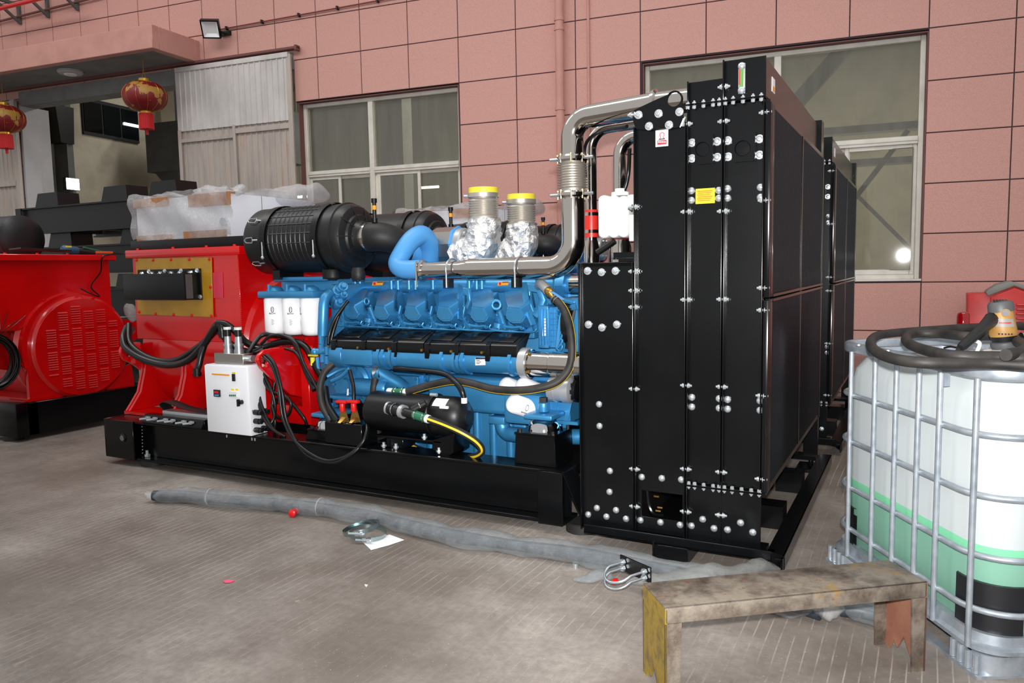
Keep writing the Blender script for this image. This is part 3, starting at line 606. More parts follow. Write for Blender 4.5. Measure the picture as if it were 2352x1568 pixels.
for j, y in enumerate((963, 981, 996)):
    for i in (0, 1):
        z = .545-.065*j; yy = 4.01+.07*i; b = B(); b.cyl((-4.27, yy, z), (-4.225, yy, z), .02, n=10); b.cyl((-4.24, yy, z), (-4.2, yy, z), .016, n=10); obj('cable_gland', b, 'black_plastic', cab)
for x, z in ((-4.265, .56), (-4.265, .42)): b = B(); b.cyl((x, 3.985, z), (x+.004, 3.985, z), .007, n=8); obj('screw', b, 'bolt_zinc', cab)
for x in (-4.58, -4.32, -4.29): b = B(); b.cyl((x, 4.02, .33), (x, 4.02, .376), .006, n=6); obj('mounting_stud', b, 'bolt_zinc', cab)
b = B(); b.box(-4.67, -4.37, 4.02, 4.12, .886, .965); ce = obj('cable_entry_box', b, 'steel_shield', cab, bevel=.003, seg=1)
for x in (-4.56, -4.45):
    b = B(); b.lathe((x, 4.06, .965), Z_, [(0, .035), (.03, .035), (.03, .03), (.055, .03), (.055, .036), (.07, .036), (.07, .027), (.13, .024)], 16); obj('conduit_fitting', b, 'zinc', cab)
    b = B(); b.cyl((x, 4.06, 1.09), (x, 4.06, 1.16), .026, n=12); obj('heat_shrink', b, 'cable_black', cab)
    b = B(); b.cyl((x, 4.06, 1.14), (x, 4.06, 1.16), .028, n=12); obj('white_tie', b, 'white_plastic', cab)
b = B(); b.cyl((-4.37, 4.07, .93), (-4.32, 4.07, .93), .025, n=12); obj('conduit_fitting', b, 'zinc', cab)
# ------------------------------------------------------------------ cables
def cable(pts, r=.014, mat='cable_black', name='cable', parent=None, n=8, sm=6): return gp(name, B().tube(cr(pts, sm), r, n), mat, parent, angle=60)
cable([PX(290, 752, 4.3), PX(283, 775, 4.2), PX(290, 800, 4.15), PX(330, 825, 4.15), PX(385, 838, 4.15), PX(430, 828, 4.12), PX(465, 795, 4.1), PX(485, 765, 4.08), PX(497, 748, 4.06), PX(508, 750, 4.06), PX(511, 775, 4.06)], .028)
cable([PX(296, 745, 4.32), PX(300, 790, 4.2), PX(345, 822, 4.17), PX(400, 828, 4.17), PX(450, 800, 4.12), PX(480, 775, 4.1), PX(500, 760, 4.1), PX(525, 785, 4.1), PX(545, 800, 4.15), PX(580, 808, 4.2), PX(605, 800, 4.25)], .024)
cable([PX(497, 742, 4.05), PX(520, 745, 4.08), PX(545, 765, 4.12), PX(565, 785, 4.18), PX(595, 797, 4.25), PX(625, 790, 4.3), PX(665, 783, 4.32), PX(700, 795, 4.3), PX(715, 820, 4.28), PX(730, 850, 4.26), PX(745, 870, 4.25)], .026)
cable([PX(470, 790, 4.1), PX(462, 815, 4.08), PX(457, 838, 4.06), PX(452, 850, 4.05)], .024)
b = B(); p = PX(452, 846, 4.05); b.cyl(p, p-V((0, 0, .06)), .028, n=10); b.cyl(p-V((.035, 0, .04)), p+V((.035, 0, -.04)), .016, n=8); gp('plug', b, 'cable_black')
cable([PX(537, 830, 4.07), PX(565, 815, 4.1), PX(600, 770, 4.25), PX(640, 772, 4.3), PX(670, 778, 4.28), PX(690, 820, 4.24), PX(705, 860, 4.22), PX(722, 895, 4.2)], .018)
# looped black leads in front of the fan housing
def lead(pts, r=.0115): return cable(pts, r)
lead([PX(600, 790, 4.2), PX(620, 772, 4.2), PX(650, 770, 4.18), PX(680, 790, 4.15), PX(700, 840, 4.15), PX(725, 885, 4.16), PX(738, 920, 4.16)])
lead([PX(598, 840, 4.08), PX(592, 815, 4.06), PX(605, 818, 4.02), PX(625, 840, 3.98), PX(640, 890, 3.96), PX(650, 960, 3.95), PX(680, 1015, 3.94), PX(740, 1055, 3.93), PX(790, 1050, 3.93), PX(830, 1020, 3.97), PX(842, 990, 4.02), PX(843, 975, 4.06)])
lead([PX(606, 830, 4.06), PX(612, 815, 4.02), PX(632, 840, 3.98), PX(648, 900, 3.96), PX(660, 970, 3.95), PX(700, 1040, 3.94), PX(760, 1062, 3.93), PX(805, 1045, 3.93), PX(838, 1010, 4.0), PX(846, 980, 4.06)])
lead([PX(590, 850, 4.1), PX(587, 890, 4.08), PX(598, 940, 4.05), PX(615, 975, 4.03), PX(645, 1000, 4.05)])
lead([PX(596, 852, 4.1), PX(594, 900, 4.08), PX(606, 945, 4.05), PX(628, 985, 4.04), PX(655, 1003, 4.06)])
lead([PX(598, 850, 4.12), PX(615, 890, 4.12), PX(640, 905, 4.15), PX(665, 920, 4.18), PX(695, 955, 4.18), PX(705, 975, 4.2)])
lead([PX(600, 845, 4.12), PX(625, 900, 4.12), PX(632, 940, 4.12), PX(625, 975, 4.12), PX(605, 985, 4.05)])
lead([PX(650, 805, 4.25), PX(638, 840, 4.2), PX(630, 880, 4.16), PX(626, 930, 4.14), PX(632, 970, 4.12), PX(628, 1000, 4.12)])
lead([PX(632, 920, 4.14), PX(650, 907, 4.14), PX(668, 925, 4.14), PX(663, 950, 4.14), PX(645, 960, 4.14), PX(630, 945, 4.14), PX(636, 915, 4.14)])
lead([PX(655, 800, 4.24), PX(680, 810, 4.22), PX(700, 845, 4.2), PX(712, 870, 4.2), PX(726, 880, 4.2)])
lead([PX(608, 983, 4.03), PX(622, 972, 4.05), PX(630, 955, 4.08), PX(624, 930, 4.1)])
cable([PX(765, 835, 4.2), PX(745, 855, 4.15), PX(735, 890, 4.12), PX(740, 930, 4.1), PX(758, 965, 4.12)], .024, 'hose_dusty', 'coolant_hose')
# ------------------------------------------------------------------ terminal tray on the rail
P0 = PX(347, 960, 4.03)
b = B(); b.box(-5.52, -4.83, 4.03, 4.10, .372, .44); b.prism([(-5.52, 4.03, .44), (-5.52, 4.0, .39), (-5.52, 4.0, .372), (-5.52, 4.03, .372)], (.69, 0, 0)); tt_ = gp('terminal_tray', b, 'black_gloss', bevel=.003, seg=1)
for k in range(6):
    x = -5.44+.105*k+(-.02 if k % 2 else 0); b = B(); b.cyl((x, 4.0, .415), (x-.05, 3.96, .41), .008, n=6); b.obox((x, 4.0, .42), X_*.02, Y_*.008, Z_*.008); b.cyl((x, 4.0, .418), (x, 3.985, .418), .014, n=6); obj('wing_nut', b, 'grey_nut', tt_)
b = B(); b.box(-5.4, -4.84, 4.1, 4.2, .40, .465); obj('terminal_block', b, 'cast_alu', tt_, bevel=.01)
b = B(); q = [(-5.36, 4.13, .47), (-5.4, 4.13, .51), (-5.35, 4.13, .535), (-5.25, 4.13, .52), (-5.1, 4.14, .49), (-4.85, 4.15, .475)]
vs = []
for p in cr(q, 5): vs += [p+V((0, -.05, 0)), p+V((0, .05, 0)), p+V((0, .05, .006)), p+V((0, -.05, .006))]
nn = len(vs)//4; b.add(vs, [(4*i+k, 4*i+(k+1) % 4, 4*i+4+(k+1) % 4, 4*i+4+k) for i in range(nn-1) for k in range(4)]+[(0, 1, 2, 3), tuple(4*(nn-1)+k for k in (3, 2, 1, 0))]); obj('rubber_strip', b, 'black_rubber', tt_)
# ------------------------------------------------------------------ engine block
b = B()
b.box(-3.82, -1.98, 4.62, 5.44, .50, 1.22)          # crankcase
b.box(-3.86, -1.95, 4.74, 5.32, 1.2, 1.42)         # valley
eng = gp('engine', b, 'engine_blue', bevel=.02)
def ep(name, b, mat='engine_blue', **k): return obj(name, b, mat, eng, **k)
# oil pan with ribs
b = B(); b.box(-3.3, -2.3, 4.5, 5.56, .26, .62); op = ep('oil_pan', b, bevel=.03)
for k in range(7):
    x = -3.2+.13*k; b = B(); b.cyl((x, 4.505, .29), (x, 4.505, .60), .032, n=12); ep('pan_rib', b, angle=60)
b = B(); b.box(-2.98, -2.34, 4.34, 4.66, .60, .845); b2 = ep('crankcase_door', b, bevel=.035, seg=3)
# flywheel housing and starter
b = B(); b.lathe((-4.02, 5.03, .84), X_, [(0, .58), (.05, .58), (.05, .54), (.2, .52), (.24, .45)], 48); ep('flywheel_housing', b)
b = B(); b.box(-3.98, -3.5, 4.46, 4.7, .40, .98); ep('housing_side', b, bevel=.03)
b = B(); b.lathe((-3.72, 4.44, .72), (0, -1, 0), [(-.1, .17), (0, .17), (.02, .15), (.02, .11), (.05, .1), (.05, .055), (.09, .05), (.09, .02)], 28); st = ep('starter_flange', b)
for k in range(6):
    a = 6.283*k/6; b = B(); b.cyl((-3.72+.14*math.cos(a), 4.42, .72+.14*math.sin(a)), (-3.72+.14*math.cos(a), 4.40, .72+.14*math.sin(a)), .014, n=6); ep('bolt', b)
b = B(); b.lathe((-3.62, 4.36, .72), X_, [(0, .06), (.02, .065), (.28, .065), (.3, .05)], 20); ep('starter_motor', b)
b = B(); b.prism([PX(x, y, 4.30) for x, y in ((798, 893), (801, 892), (801, 907), (797, 908))], (0, -.003, 0)); ep('sticker', b, 'sticker_white')
# side plates and pipes under the manifold
for (x0, y0, x1, y1) in ((900, 860, 965, 905), (975, 850, 1060, 880), (870, 880, 905, 925)):
    p, q = PX(x0, y0, 4.6), PX(x1, y1, 4.6); b = B(); b.box(p.x, q.x, 4.58, 4.64, q.z, p.z); ep('side_cover', b, bevel=.012)
    for xx in (p.x+.02, q.x-.02):
        for zz in (p.z-.02, q.z+.02): b = B(); b.cyl((xx, 4.58, zz), (xx, 4.566, zz), .012, n=6); ep('bolt', b)
b = B(); b.tube(cr([PX(770, 838, 4.5), PX(820, 845, 4.5), PX(858, 846, 4.5)], 5), .025, 10); ep('water_pipe', b)
b = B(); b.tube(cr([PX(862, 850, 4.34), PX(890, 868, 4.4), PX(925, 890, 4.48), PX(940, 920, 4.55)], 6), [.055]*19, 14); ep('water_elbow', b, angle=60)
b = B(); p = PX(872, 855, 4.36); q = PX(858, 857, 4.34); b.cyl(q, p, .05, n=18); ep('hose_joint', b, 'zinc'); b = B(); b.torus(p, p-q, .052, .006, 24, 6); ep('hose_clamp', b, 'stainless')
b = B(); b.cyl(PX(866, 845, 4.33), PX(870, 840, 4.33), .014, n=8); ep('drain_valve', b, 'brass')
b = B(); b.tube(cr([PX(760, 875, 4.3), PX(785, 862, 4.34), PX(800, 845, 4.36), PX(778, 850, 4.34), PX(745, 866, 4.28), PX(733, 850, 4.26), PX(728, 820, 4.26)], 5), .015, 8); ep('fuel_pipe', b)
b = B(); b.tube(cr([PX(1000, 850, 4.45), PX(1060, 862, 4.44), PX(1085, 852, 4.46)], 6), .022, 8); ep('fuel_pipe', b)
for x in (1035, 1068, 1128, 1165): b = B(); p = PX(x, 880, 4.5); b.cyl(p+V((0, 0, -.05)), p+V((0, 0, .03)), .035, n=14); b.cyl(p+V((0, 0, .03)), p+V((0, 0, .045)), .02, n=6); ep('plug_boss', b)
b = B(); b.tube(rounded([PX(1150, 960, 4.4), PX(1158, 995, 4.4), PX(1210, 1000, 4.35), PX(1340, 1003, 4.4)], .08), .05, 14); ep('oil_pipe', b, angle=60)
b = B(); p = PX(1150, 962, 4.4); b.obox(p, X_*.06, Y_*.06, Z_*.025); ep('pipe_flange', b, bevel=.006)
b = B(); b.box(-2.3, -1.95, 4.42, 5.5, .55, .80); b.box(-2.15, -1.98, 4.36, 4.5, .42, .62); ep('front_cover', b, bevel=.03)
# ------------------------------------------------------------------ cylinder heads
DX = (PX(1161, 709, 4.45).x-PX(794, 702, 4.45).x)/5
def q_(x, y, Y): return PX(x, y, Y)
A = q_(835, 657, 4.74); Bt = q_(852, 658, 4.76); C_ = q_(806, 669, 4.70); D_ = q_(793, 699, 4.40); E_ = q_(812, 702, 4.355); F_ = q_(837, 687, 4.41); G_ = q_(789, 719, 4.395); H_ = q_(799, 731, 4.39); I_ = q_(817, 731, 4.375); J_ = q_(824, 720, 4.38); K_ = q_(836, 711, 4.425); L_ = q_(862, 671, 4.84); N_ = q_(849, 708, 4.62)
ax = V((0, -.42, -.9))*.06      # skirt direction along the bank
skirt = [p+V((0, .14, -.05)) for p in (C_, D_, G_, H_, I_, J_, K_, N_, L_)]
vs = [A, Bt, C_, D_, E_, F_, G_, H_, I_, J_, K_, L_, N_]+skirt+[A+V((0, .1, -.12)), Bt+V((0, .1, -.12))]
fs = [(0, 2, 3, 4, 5), (0, 5, 1), (3, 6, 7, 8, 9, 4), (4, 9, 10, 5), (5, 10, 12, 11, 1)]
rim = [2, 3, 6, 7, 8, 9, 10, 12, 11]; sk = list(range(13, 22))
for i in range(8): fs.append((rim[i], sk[i], sk[i+1], rim[i+1]))
fs += [(0, 22, 13, 2), (1, 11, 21, 23), (0, 1, 23, 22)]
bc = B().add(vs, fs); me = bpy.data.meshes.new('rocker_cover'); me.from_pydata(bc.v, [], bc.f); bmm = bmesh.new(); bmm.from_mesh(me); bmesh.ops.recalc_face_normals(bmm, faces=bmm.faces)
bmesh.ops.bevel(bmm, geom=[e for e in bmm.edges if len(e.link_faces) == 2], offset=.008, segments=2, affect='EDGES', clamp_overlap=True); bmm.to_mesh(me); bmm.free(); me.shade_smooth(); me.set_sharp_from_angle(angle=math.radians(30)); rcm = me
# flange following the lower rim
fl_o = [(786, 700), (783, 722), (793, 738), (818, 740), (836, 728), (846, 715)]
b = B(); b.tube(cr([PX(x, y, 4.46+.02*abs(i-2.5)) for i, (x, y) in enumerate(fl_o)], 5), .013, 8); b.tube(cr([PX(x+ (2 if i < 3 else -2), y+3, 4.48+.02*abs(i-2.5)) for i, (x, y) in enumerate(fl_o)], 5), .016, 8); rfm = b.mesh('cover_flange', angle=60)
b = B(); P8 = [PX(x, y, 4.5) for x, y in ((783, 716), (790, 738), (800, 748), (828, 750), (843, 738), (850, 722), (852, 764), (782, 762))]
b.prism(P8, (0, .16, 0)); hm = b.mesh('cylinder_head', bevel=.012)
stms = []
for x, y, Y in ((781, 727, 4.44), (846, 729, 4.46)):
    b = B(); p = PX(x, y, Y); prof = [(0, .026), (.05, .024), (.05, .017), (.085, .016), (.085, .010), (.105, .009)]; b.lathe(p+V((0, .05, -.06)), V((0, -.5, .75)), prof, 14); stms.append(b.mesh('stud', angle=45))
hbms = []
for x, y in ((797, 743), (826, 744), (806, 752), (834, 737)):
    b = B(); p = PX(x, y, 4.47); b.lathe(p+V((0, .03, 0)), (0, -1, .3), [(0, .015), (.03, .015), (.03, .010), (.046, .010)], 10); hbms.append(b.mesh('head_bolt'))
b = B(); b.tube(cr([PX(766, 735, 4.42), PX(763, 742, 4.41), PX(772, 747, 4.4), PX(800, 749, 4.4), PX(838, 750, 4.4), PX(848, 744, 4.41), PX(850, 736, 4.43)], 5), .006, 6); lpm = b.mesh('injection_line', angle=60)
b = B(); p = PX(846, 690, 4.62); b.obox(p, X_*.03, V((0, -.02, .05)), V((0, .05, .02))); b.cyl(p+V((.0, -.05, .02)), p+V((0, -.08, .03)), .016, n=8); b.cyl(PX(828, 716, 4.45), PX(828, 716, 4.42)+V((0, 0, .012)), .012, n=6); ijm = b.mesh('injector_cap', bevel=.006)
for k in range(6):
    o = (DX*k, 0, -.002*k)
    ep('rocker_cover', rcm, loc=o); ep('cover_flange', rfm, loc=o); ep('cylinder_head', hm, loc=o); [ep('stud', s_, loc=o) for s_ in stms]; [ep('head_bolt', s_, loc=o) for s_ in hbms]; ep('injection_line', lpm, loc=o); ep('injector_cap', ijm, loc=o)
# lifting rings between covers
for x, y in ((842, 692), (1140, 700)):
    p = PX(x, y, 4.42); b = B(); b.torus(p, V((.35, -1, .1)) if x > 1000 else V((1, -.15, .1)), .028 if x > 1000 else .022, .011 if x > 1000 else .009, 20, 8); b.cyl(p+V((.01, .02, -.04)), p+V((.03, .06, -.16)), .02, n=10); b.cyl(p+V((.005, .02, -.12)), p+V((.0, .02, -.15)), .035, n=12); ep('lifting_eye', b, angle=60)
# bracket plates rising between the covers
def plate(pts, Y, th, mat='engine_blue', **k): return ep(k.pop('name', 'bracket'), B().prism([PX(x, y, Y) for x, y in pts], (0, th, 0)), mat, **k)
b = B(); b.prism([PX(1198, 650, 4.5), PX(1201, 648, 4.5), PX(1204, 680, 4.44), PX(1212, 720, 4.4), PX(1222, 745, 4.38), PX(1219, 748, 4.38), PX(1208, 722, 4.4), PX(1200, 682, 4.44)], (.015, .03, 0)); ep('bracket', b)
O = [PX(x, y, 4.6) for x, y in ((1203, 650), (1240, 655), (1252, 690), (1240, 720), (1222, 752), (1212, 720), (1205, 690))]; c0 = PX(1226, 685, 4.6); I = [c0.lerp(o, .45) for o in O]
b = B(); b.ringprism(O, I, (.01, .02, 0)); ep('bracket_web', b, 'engine_blue', bevel=.003, seg=1)
O = [PX(x, y, 4.6) for x, y in ((1057, 660), (1076, 662), (1080, 690), (1070, 715), (1060, 740), (1057, 720), (1055, 690))]; c0 = PX(1067, 690, 4.6); I = [c0.lerp(o, .4) for o in O]
b = B(); b.ringprism(O, I, (.01, .02, 0)); ep('bracket_web', b, 'engine_blue', bevel=.003, seg=1)
b = B(); b.bar(PX(1057, 655, 4.52), PX(1057, 735, 4.42), .012, .05, Y_); ep('bracket', b)
# ------------------------------------------------------------------ long black cover
xs = (PX(765, 790, 4.28).x, PX(978, 790, 4.28).x, PX(1190, 800, 4.28).x)
for a, c, npad in ((xs[0], xs[1]-.003, 3), (xs[1]+.003, xs[2], 3)):
    sec = [(4.43, 1.135), (4.41, 1.143), (4.27, 1.075), (4.255, 1.06), (4.25, 1.0), (4.262, .99), (4.28, 1.055), (4.42, 1.12)]
    b = B(); b.prism([(a+.0, y, z) for y, z in sec], (c-a, 0, 0)); cov = ep('wiring_cover', b, 'black_gloss', bevel=.004)
    for k in range(npad):
        x0 = a+(c-a)*(k+.16)/npad; x1 = a+(c-a)*(k+.86)/npad
        b = B(); n1 = V((0, -.44, .9)).normalized()
        b.prism([(x0+.02, 4.395, 1.134), (x1+.02, 4.395, 1.134), (x1, 4.285, 1.081), (x0, 4.285, 1.081)], n1*.008); ep('raised_panel', b, 'black_gloss', bevel=.004)
        xa = a+(c-a)*(k+.0)/npad+.01; xb = a+(c-a)*(k+.2)/npad
        b = B(); b.prism([(xa, 4.29, 1.09), (xa, 4.245, 1.065), (xa, 4.238, .965), (xa, 4.255, .96), (xa, 4.265, 1.05), (xa, 4.30, 1.075)], (xb-xa, 0, 0)); ep('cover_tab', b, 'black_gloss', bevel=.006)
        b = B(); b.cyl((xa-.02, 4.252, 1.02), (xa-.02, 4.235, 1.02), .009, n=8); ep('cover_screw', b, 'brass')
b = B(); b.prism([(xs[2], 4.43, 1.135), (xs[2], 4.26, 1.07), (xs[2], 4.25, .985), (xs[2], 4.3, .985)], (.012, 0, 0)); ep('cover_end', b, 'black_plastic')
# ------------------------------------------------------------------ blue manifold pipe
zc, yc, rr = .955, 4.32, .078
x0 = PX(762, 815, 4.25).x; x1 = PX(1190, 830, 4.25).x
b = B(); b.cyl((x0, yc, zc), (x1, yc, zc), rr, n=32); mf = ep('charge_air_pipe', b, angle=50)
b = B(); b.cyl((x0-.02, yc, zc), (x0+.1, yc, zc), rr+.012, n=32); ep('pipe_collar', b, angle=50, bevel=.008)
b = B(); p, q = PX(782, 815, 4.24), PX(855, 838, 4.24); b.box(p.x, q.x, 4.235, 4.32, zc-.06, zc+.05); ep('pipe_flat', b, bevel=.01)
for x in (869, 879, 896, 905, 1014, 1042, 1052, 1062, 1170):
    xx = PX(x, 825, 4.25).x; b = B(); b.cyl((xx-.012, yc, zc), (xx+.012, yc, zc), rr+.012, n=32); ep('pipe_collar', b, angle=50)
for x in (772, 840, 910, 985, 1062, 1143):
    xx = PX(x, 805, 4.25).x; b = B(); b.prism([(xx-.03, 4.27, 1.04), (xx+.03, 4.27, 1.04), (xx+.012, 4.245, .975), (xx-.012, 4.245, .975)], (0, .06, 0)); ep('cover_lug', b, bevel=.006)
xg = PX(1190, 830, 4.25).x; b = B(); b.cyl((xg, yc, zc), (xg+.05, yc, zc), .098, n=32); ep('flange_ring', b, 'cast_alu', angle=50)
b = B(); xe = -1.62; b.lathe((xg+.05, yc, zc), X_, [(0, .09), (.012, .09), (.014, .078), (.13, .076), (.15, .074), (.155, .079), (.30, .079), (.31, .086), (.6, .086)], 36); ep('stainless_pipe', b, 'stainless', angle=30)
for a in (.9, -.6): b = B(); p = V((xg+.05, yc-.084*math.cos(a), zc+.084*math.sin(a))); b.cyl(p, p+V((.03, 0, 0)), .008, n=6); ep('bolt', b, 'brass')
P = [PX(x, y, 4.243) for x, y in ((1092, 821), (1115, 820.5), (1115, 838), (1092, 838.5))]; b = B(); b.prism(P, (0, -.002, 0)); ep('data_label', b, 'sticker_white')
P = [PX(x, y, 4.24) for x, y in ((1092.5, 821), (1114, 821), (1114, 824.6), (1092.5, 825))]; b = B(); b.prism(P, (0, -.002, 0)); ep('label_print', b, 'ink')
for k in range(3): P = [PX(x, y, 4.24) for x, y in ((1094, 827+3.4*k), (1102+3*(k % 2), 826.8+3.4*k), (1102+3*(k % 2), 828.2+3.4*k), (1094, 828.4+3.4*k))]; b = B(); b.prism(P, (0, -.002, 0)); ep('label_print', b, 'ink')
# ------------------------------------------------------------------ top rail pipe, labels and deck
b = B(); xa, xb = PX(818, 657, 4.72).x, PX(1302, 657, 4.72).x; zz = PX(1060, 657, 4.72).z
b.cyl((xa, 4.74, zz), (xb, 4.74, zz), .048, n=24); ep('water_rail', b, angle=50)
for x in (822, 833, 905, 920, 945, 960, 1000, 1083, 1100, 1112, 1240, 1280):
    xx = PX(x, 657, 4.72).x; b = B(); b.cyl((xx-.014, 4.74, zz), (xx+.014, 4.74, zz), .056, n=24); b.cyl((xx, 4.69, zz-.02), (xx, 4.69, zz+.045), .018, n=10); ep('rail_boss', b, angle=50)
for x in (856, 1144):
    P = [PX(x+a, y, 4.68) for a, y in ((1, 647), (25, 646), (23, 654.5), (-1, 655.5))]; b = B(); b.prism(P, (0, -.003, 0)); ep('warning_label', b, 'orange_label')
    P = [PX(x+a, y, 4.676) for a, y in ((10, 647.2), (24, 646.6), (24, 648.6), (10, 649.2))]; b = B(); b.prism(P, (0, -.002, 0)); ep('label_print', b, 'ink')
    P = [PX(x+a, y, 4.676) for a, y in ((2, 648), (7, 648), (7, 654), (2, 654))]; b = B(); b.prism(P, (0, -.002, 0)); ep('label_print', b, 'ink_red')
b = B(); b.cyl((xb-.06, 4.74, zz), (xb, 4.74, zz), .09, n=8); b.cyl((xb, 4.74, zz), (xb+.12, 4.74, zz), .06, n=20); ep('rail_end', b, angle=45)
b = B(); b.cyl((xb+.03, 4.74, zz), (xb+.3, 4.74, zz), .064, n=24); ep('stainless_joint', b, 'stainless', angle=50)
b = B(); b.box(-4.48, -1.95, 4.74, 5.36, 1.44, 1.475); b.box(-4.46, -1.96, 4.78, 4.83, 1.36, 1.44); ep('top_deck', b, bevel=.008)
b = B(); b.box(-4.44, -3.86, 4.5, 5.4, 1.28, 1.5); ep('rear_gear_case', b, bevel=.015)
b = B(); p, q = PX(632, 636, 4.44), PX(752, 645, 4.44); b.box(p.x, q.x, 4.42, 4.6, q.z, p.z); ep('gear_case_lip', b, bevel=.01)
b = B(); b.box(-3.9, -3.78, 4.45, 5.5, .95, 1.46); ep('rear_plate', b, bevel=.015)
# ------------------------------------------------------------------ fuel filters
p, q = PX(608, 668, 4.35), PX(736, 684, 4.35)
b = B(); b.box(p.x, q.x, 4.27, 4.46, q.z, p.z+.0); ep('filter_head', b, bevel=.012)
for k in range(3):
    xx = PX(630+41.5*k, 684, 4.35).x; zb = PX(650, 768, 4.35).z; zt = PX(650, 684, 4.35).z
    b = B(); b.lathe((xx, 4.36, zb), Z_, [(0, .05), (.006, .07), (.02, .083), (.04, .086), (zt-zb-.01, .086), (zt-zb, .08)], 32); fi = ep('fuel_filter', b, 'filter_white', angle=50)
    b = B(); b.lathe((xx, 4.36, zt), Z_, [(0, .08), (.03, .08), (.04, .05)], 24); ep('filter_cap', b)
    b = B(); b.cyl((xx, 4.30, p.z-.01), (xx, 4.30, p.z+.05), .012, n=6); b.lathe((xx, 4.36, p.z-.01), Z_, [(0, .07), (.03, .055), (.05, .02)], 16); ep('filter_boss', b)
    # printed emblem and lettering
    for (da, db, dc, dd) in ((.0, 0, .011, .018),):
        for ring in range(3):
            cx_ = -.02+.055; 
            bb = B(); ang = math.radians(28 if k < 2 else -35)
            def on(u, vz): a_ = ang+u/.0865; return V((xx+.0868*math.sin(a_), 4.36-.0868*math.cos(a_), zt-.085+vz))
            rx, rz = .013, .022
            if ring == 0:
                loop = [(rx*math.cos(t_), rz*math.sin(t_)) for t_ in [6.2832*i/20 for i in range(20)]]; inn = [(u*.8, v*.85) for u, v in loop]
            else:
                s_ = (-.55, .35)[ring-1]; loop = [(rx*s_-.0012, -rz*.85), (rx*s_+.0022, -rz*.85), (rx*s_+.0022, rz*.85), (rx*s_-.0012, rz*.85)]; inn = None
            if inn:
                n = len(loop); bb.add([on(*l) for l in loop]+[on(*l) for l in inn], [(i, (i+1) % n, n+(i+1) % n, n+i) for i in range(n)])
            else: bb.add([on(*l) for l in loop], [(0, 1, 2, 3)])
            ep('printed_emblem', bb, 'ink')
    bb = B()
    w6 = ['W', 'E', 'I', 'C', 'H', 'A', 'I']; pos = -.028; st_ = .0011
    def seg(u0, v0, u1, v1):
        d = V((u1-u0, v1-v0, 0)); nl = V((-d.y, d.x, 0)).normalized()*st_
        bb.add([on(u0+nl.x, v0+nl.y-.034), on(u1+nl.x, v1+nl.y-.034), on(u1-nl.x, v1-nl.y-.034), on(u0-nl.x, v0-nl.y-.034)], [(0, 1, 2, 3)])
    for ch in w6:
        h_, w_ = .010, .006
        if ch == 'W': w_ = .009; S_ = [(0, h_, w_*.25, 0), (w_*.25, 0, w_*.5, h_), (w_*.5, h_, w_*.75, 0), (w_*.75, 0, w_, h_)]
        elif ch == 'E': S_ = [(0, 0, 0, h_), (0, 0, w_, 0), (0, h_/2, w_*.8, h_/2), (0, h_, w_, h_)]
        elif ch == 'I': w_ = .0015; S_ = [(0, 0, 0.0001, h_)]
        elif ch == 'C': S_ = [(0, 0, 0, h_), (0, 0, w_, 0), (0, h_, w_, h_)]
        elif ch == 'H': S_ = [(0, 0, 0, h_), (w_, 0, w_, h_), (0, h_/2, w_, h_/2)]
        else: S_ = [(0, 0, w_/2, h_), (w_/2, h_, w_, 0), (w_*.25, h_*.4, w_*.75, h_*.4)]
        for u0, v0, u1, v1 in S_: seg(pos+u0, v0, pos+u1, v1)
        pos += w_+.0028
    ep('printed_lettering', bb, 'ink')
    bb = B()
    for r_ in range(5): bb.add([on(-.012, -.075-.009*r_), on(.004+.006*(r_ % 2), -.075-.009*r_), on(.004+.006*(r_ % 2), -.078-.009*r_), on(-.012, -.078-.009*r_)], [(0, 1, 2, 3)])
    ep('printed_text', bb, 'pump_label')
# rear pipework at the left end of the engine
b = B(); b.tube(cr([PX(757, 672, 4.38), PX(745, 690, 4.32), PX(742, 730, 4.3), PX(741, 770, 4.3)], 6), .038, 12); ep('fuel_hose_cover', b, angle=60)
b = B(); b.tube([PX(741, 770, 4.3), PX(740, 800, 4.3), PX(742, 830, 4.3)], .022, 10); ep('fuel_pipe', b)
for x, y in ((738, 780), (738, 800), (752, 805), (742, 822), (752, 826)): b = B(); p = PX(x, y, 4.28); b.cyl(p-V((0, 0, .03)), p+V((0, 0, .03)), .022, n=8); ep('union_nut', b)
b = B(); p = PX(723, 808, 4.27); b.cyl(p, PX(760, 804, 4.3), .024, n=12); b.sph(p, .03, nu=12, nv=8); ep('pipe_tee', b)
b = B(); p = PX(718, 820, 4.26); b.cyl(p, p-V((0, 0, .06)), .018, n=10); ep('valve_body', b, 'yellow_cap'); b = B(); b.obox(PX(719, 816, 4.25), X_*.04, Y_*.01, Z_*.006); ep('valve_lever', b, 'yellow_paint')
for (x, y, r) in ((770, 680, .05), (780, 672, .04), (765, 695, .035), (772, 708, .04), (782, 690, .03)): b = B(); p = PX(x, y, 4.5); b.cyl(p, p+V((.09, -.06, .05)), r, n=12); b.cyl(p+V((.09, -.06, .05)), p+V((.11, -.075, .06)), r*.6, n=6); ep('thermostat_housing', b, bevel=.004, seg=1)
lead([PX(800, 690, 4.36), PX(783, 712, 4.33), PX(768, 735, 4.3), PX(757, 765, 4.28), PX(754, 790, 4.26)], .012)
lead([PX(792, 700, 4.36), PX(778, 725, 4.33), PX(766, 760, 4.29), PX(760, 785, 4.27)], .011)
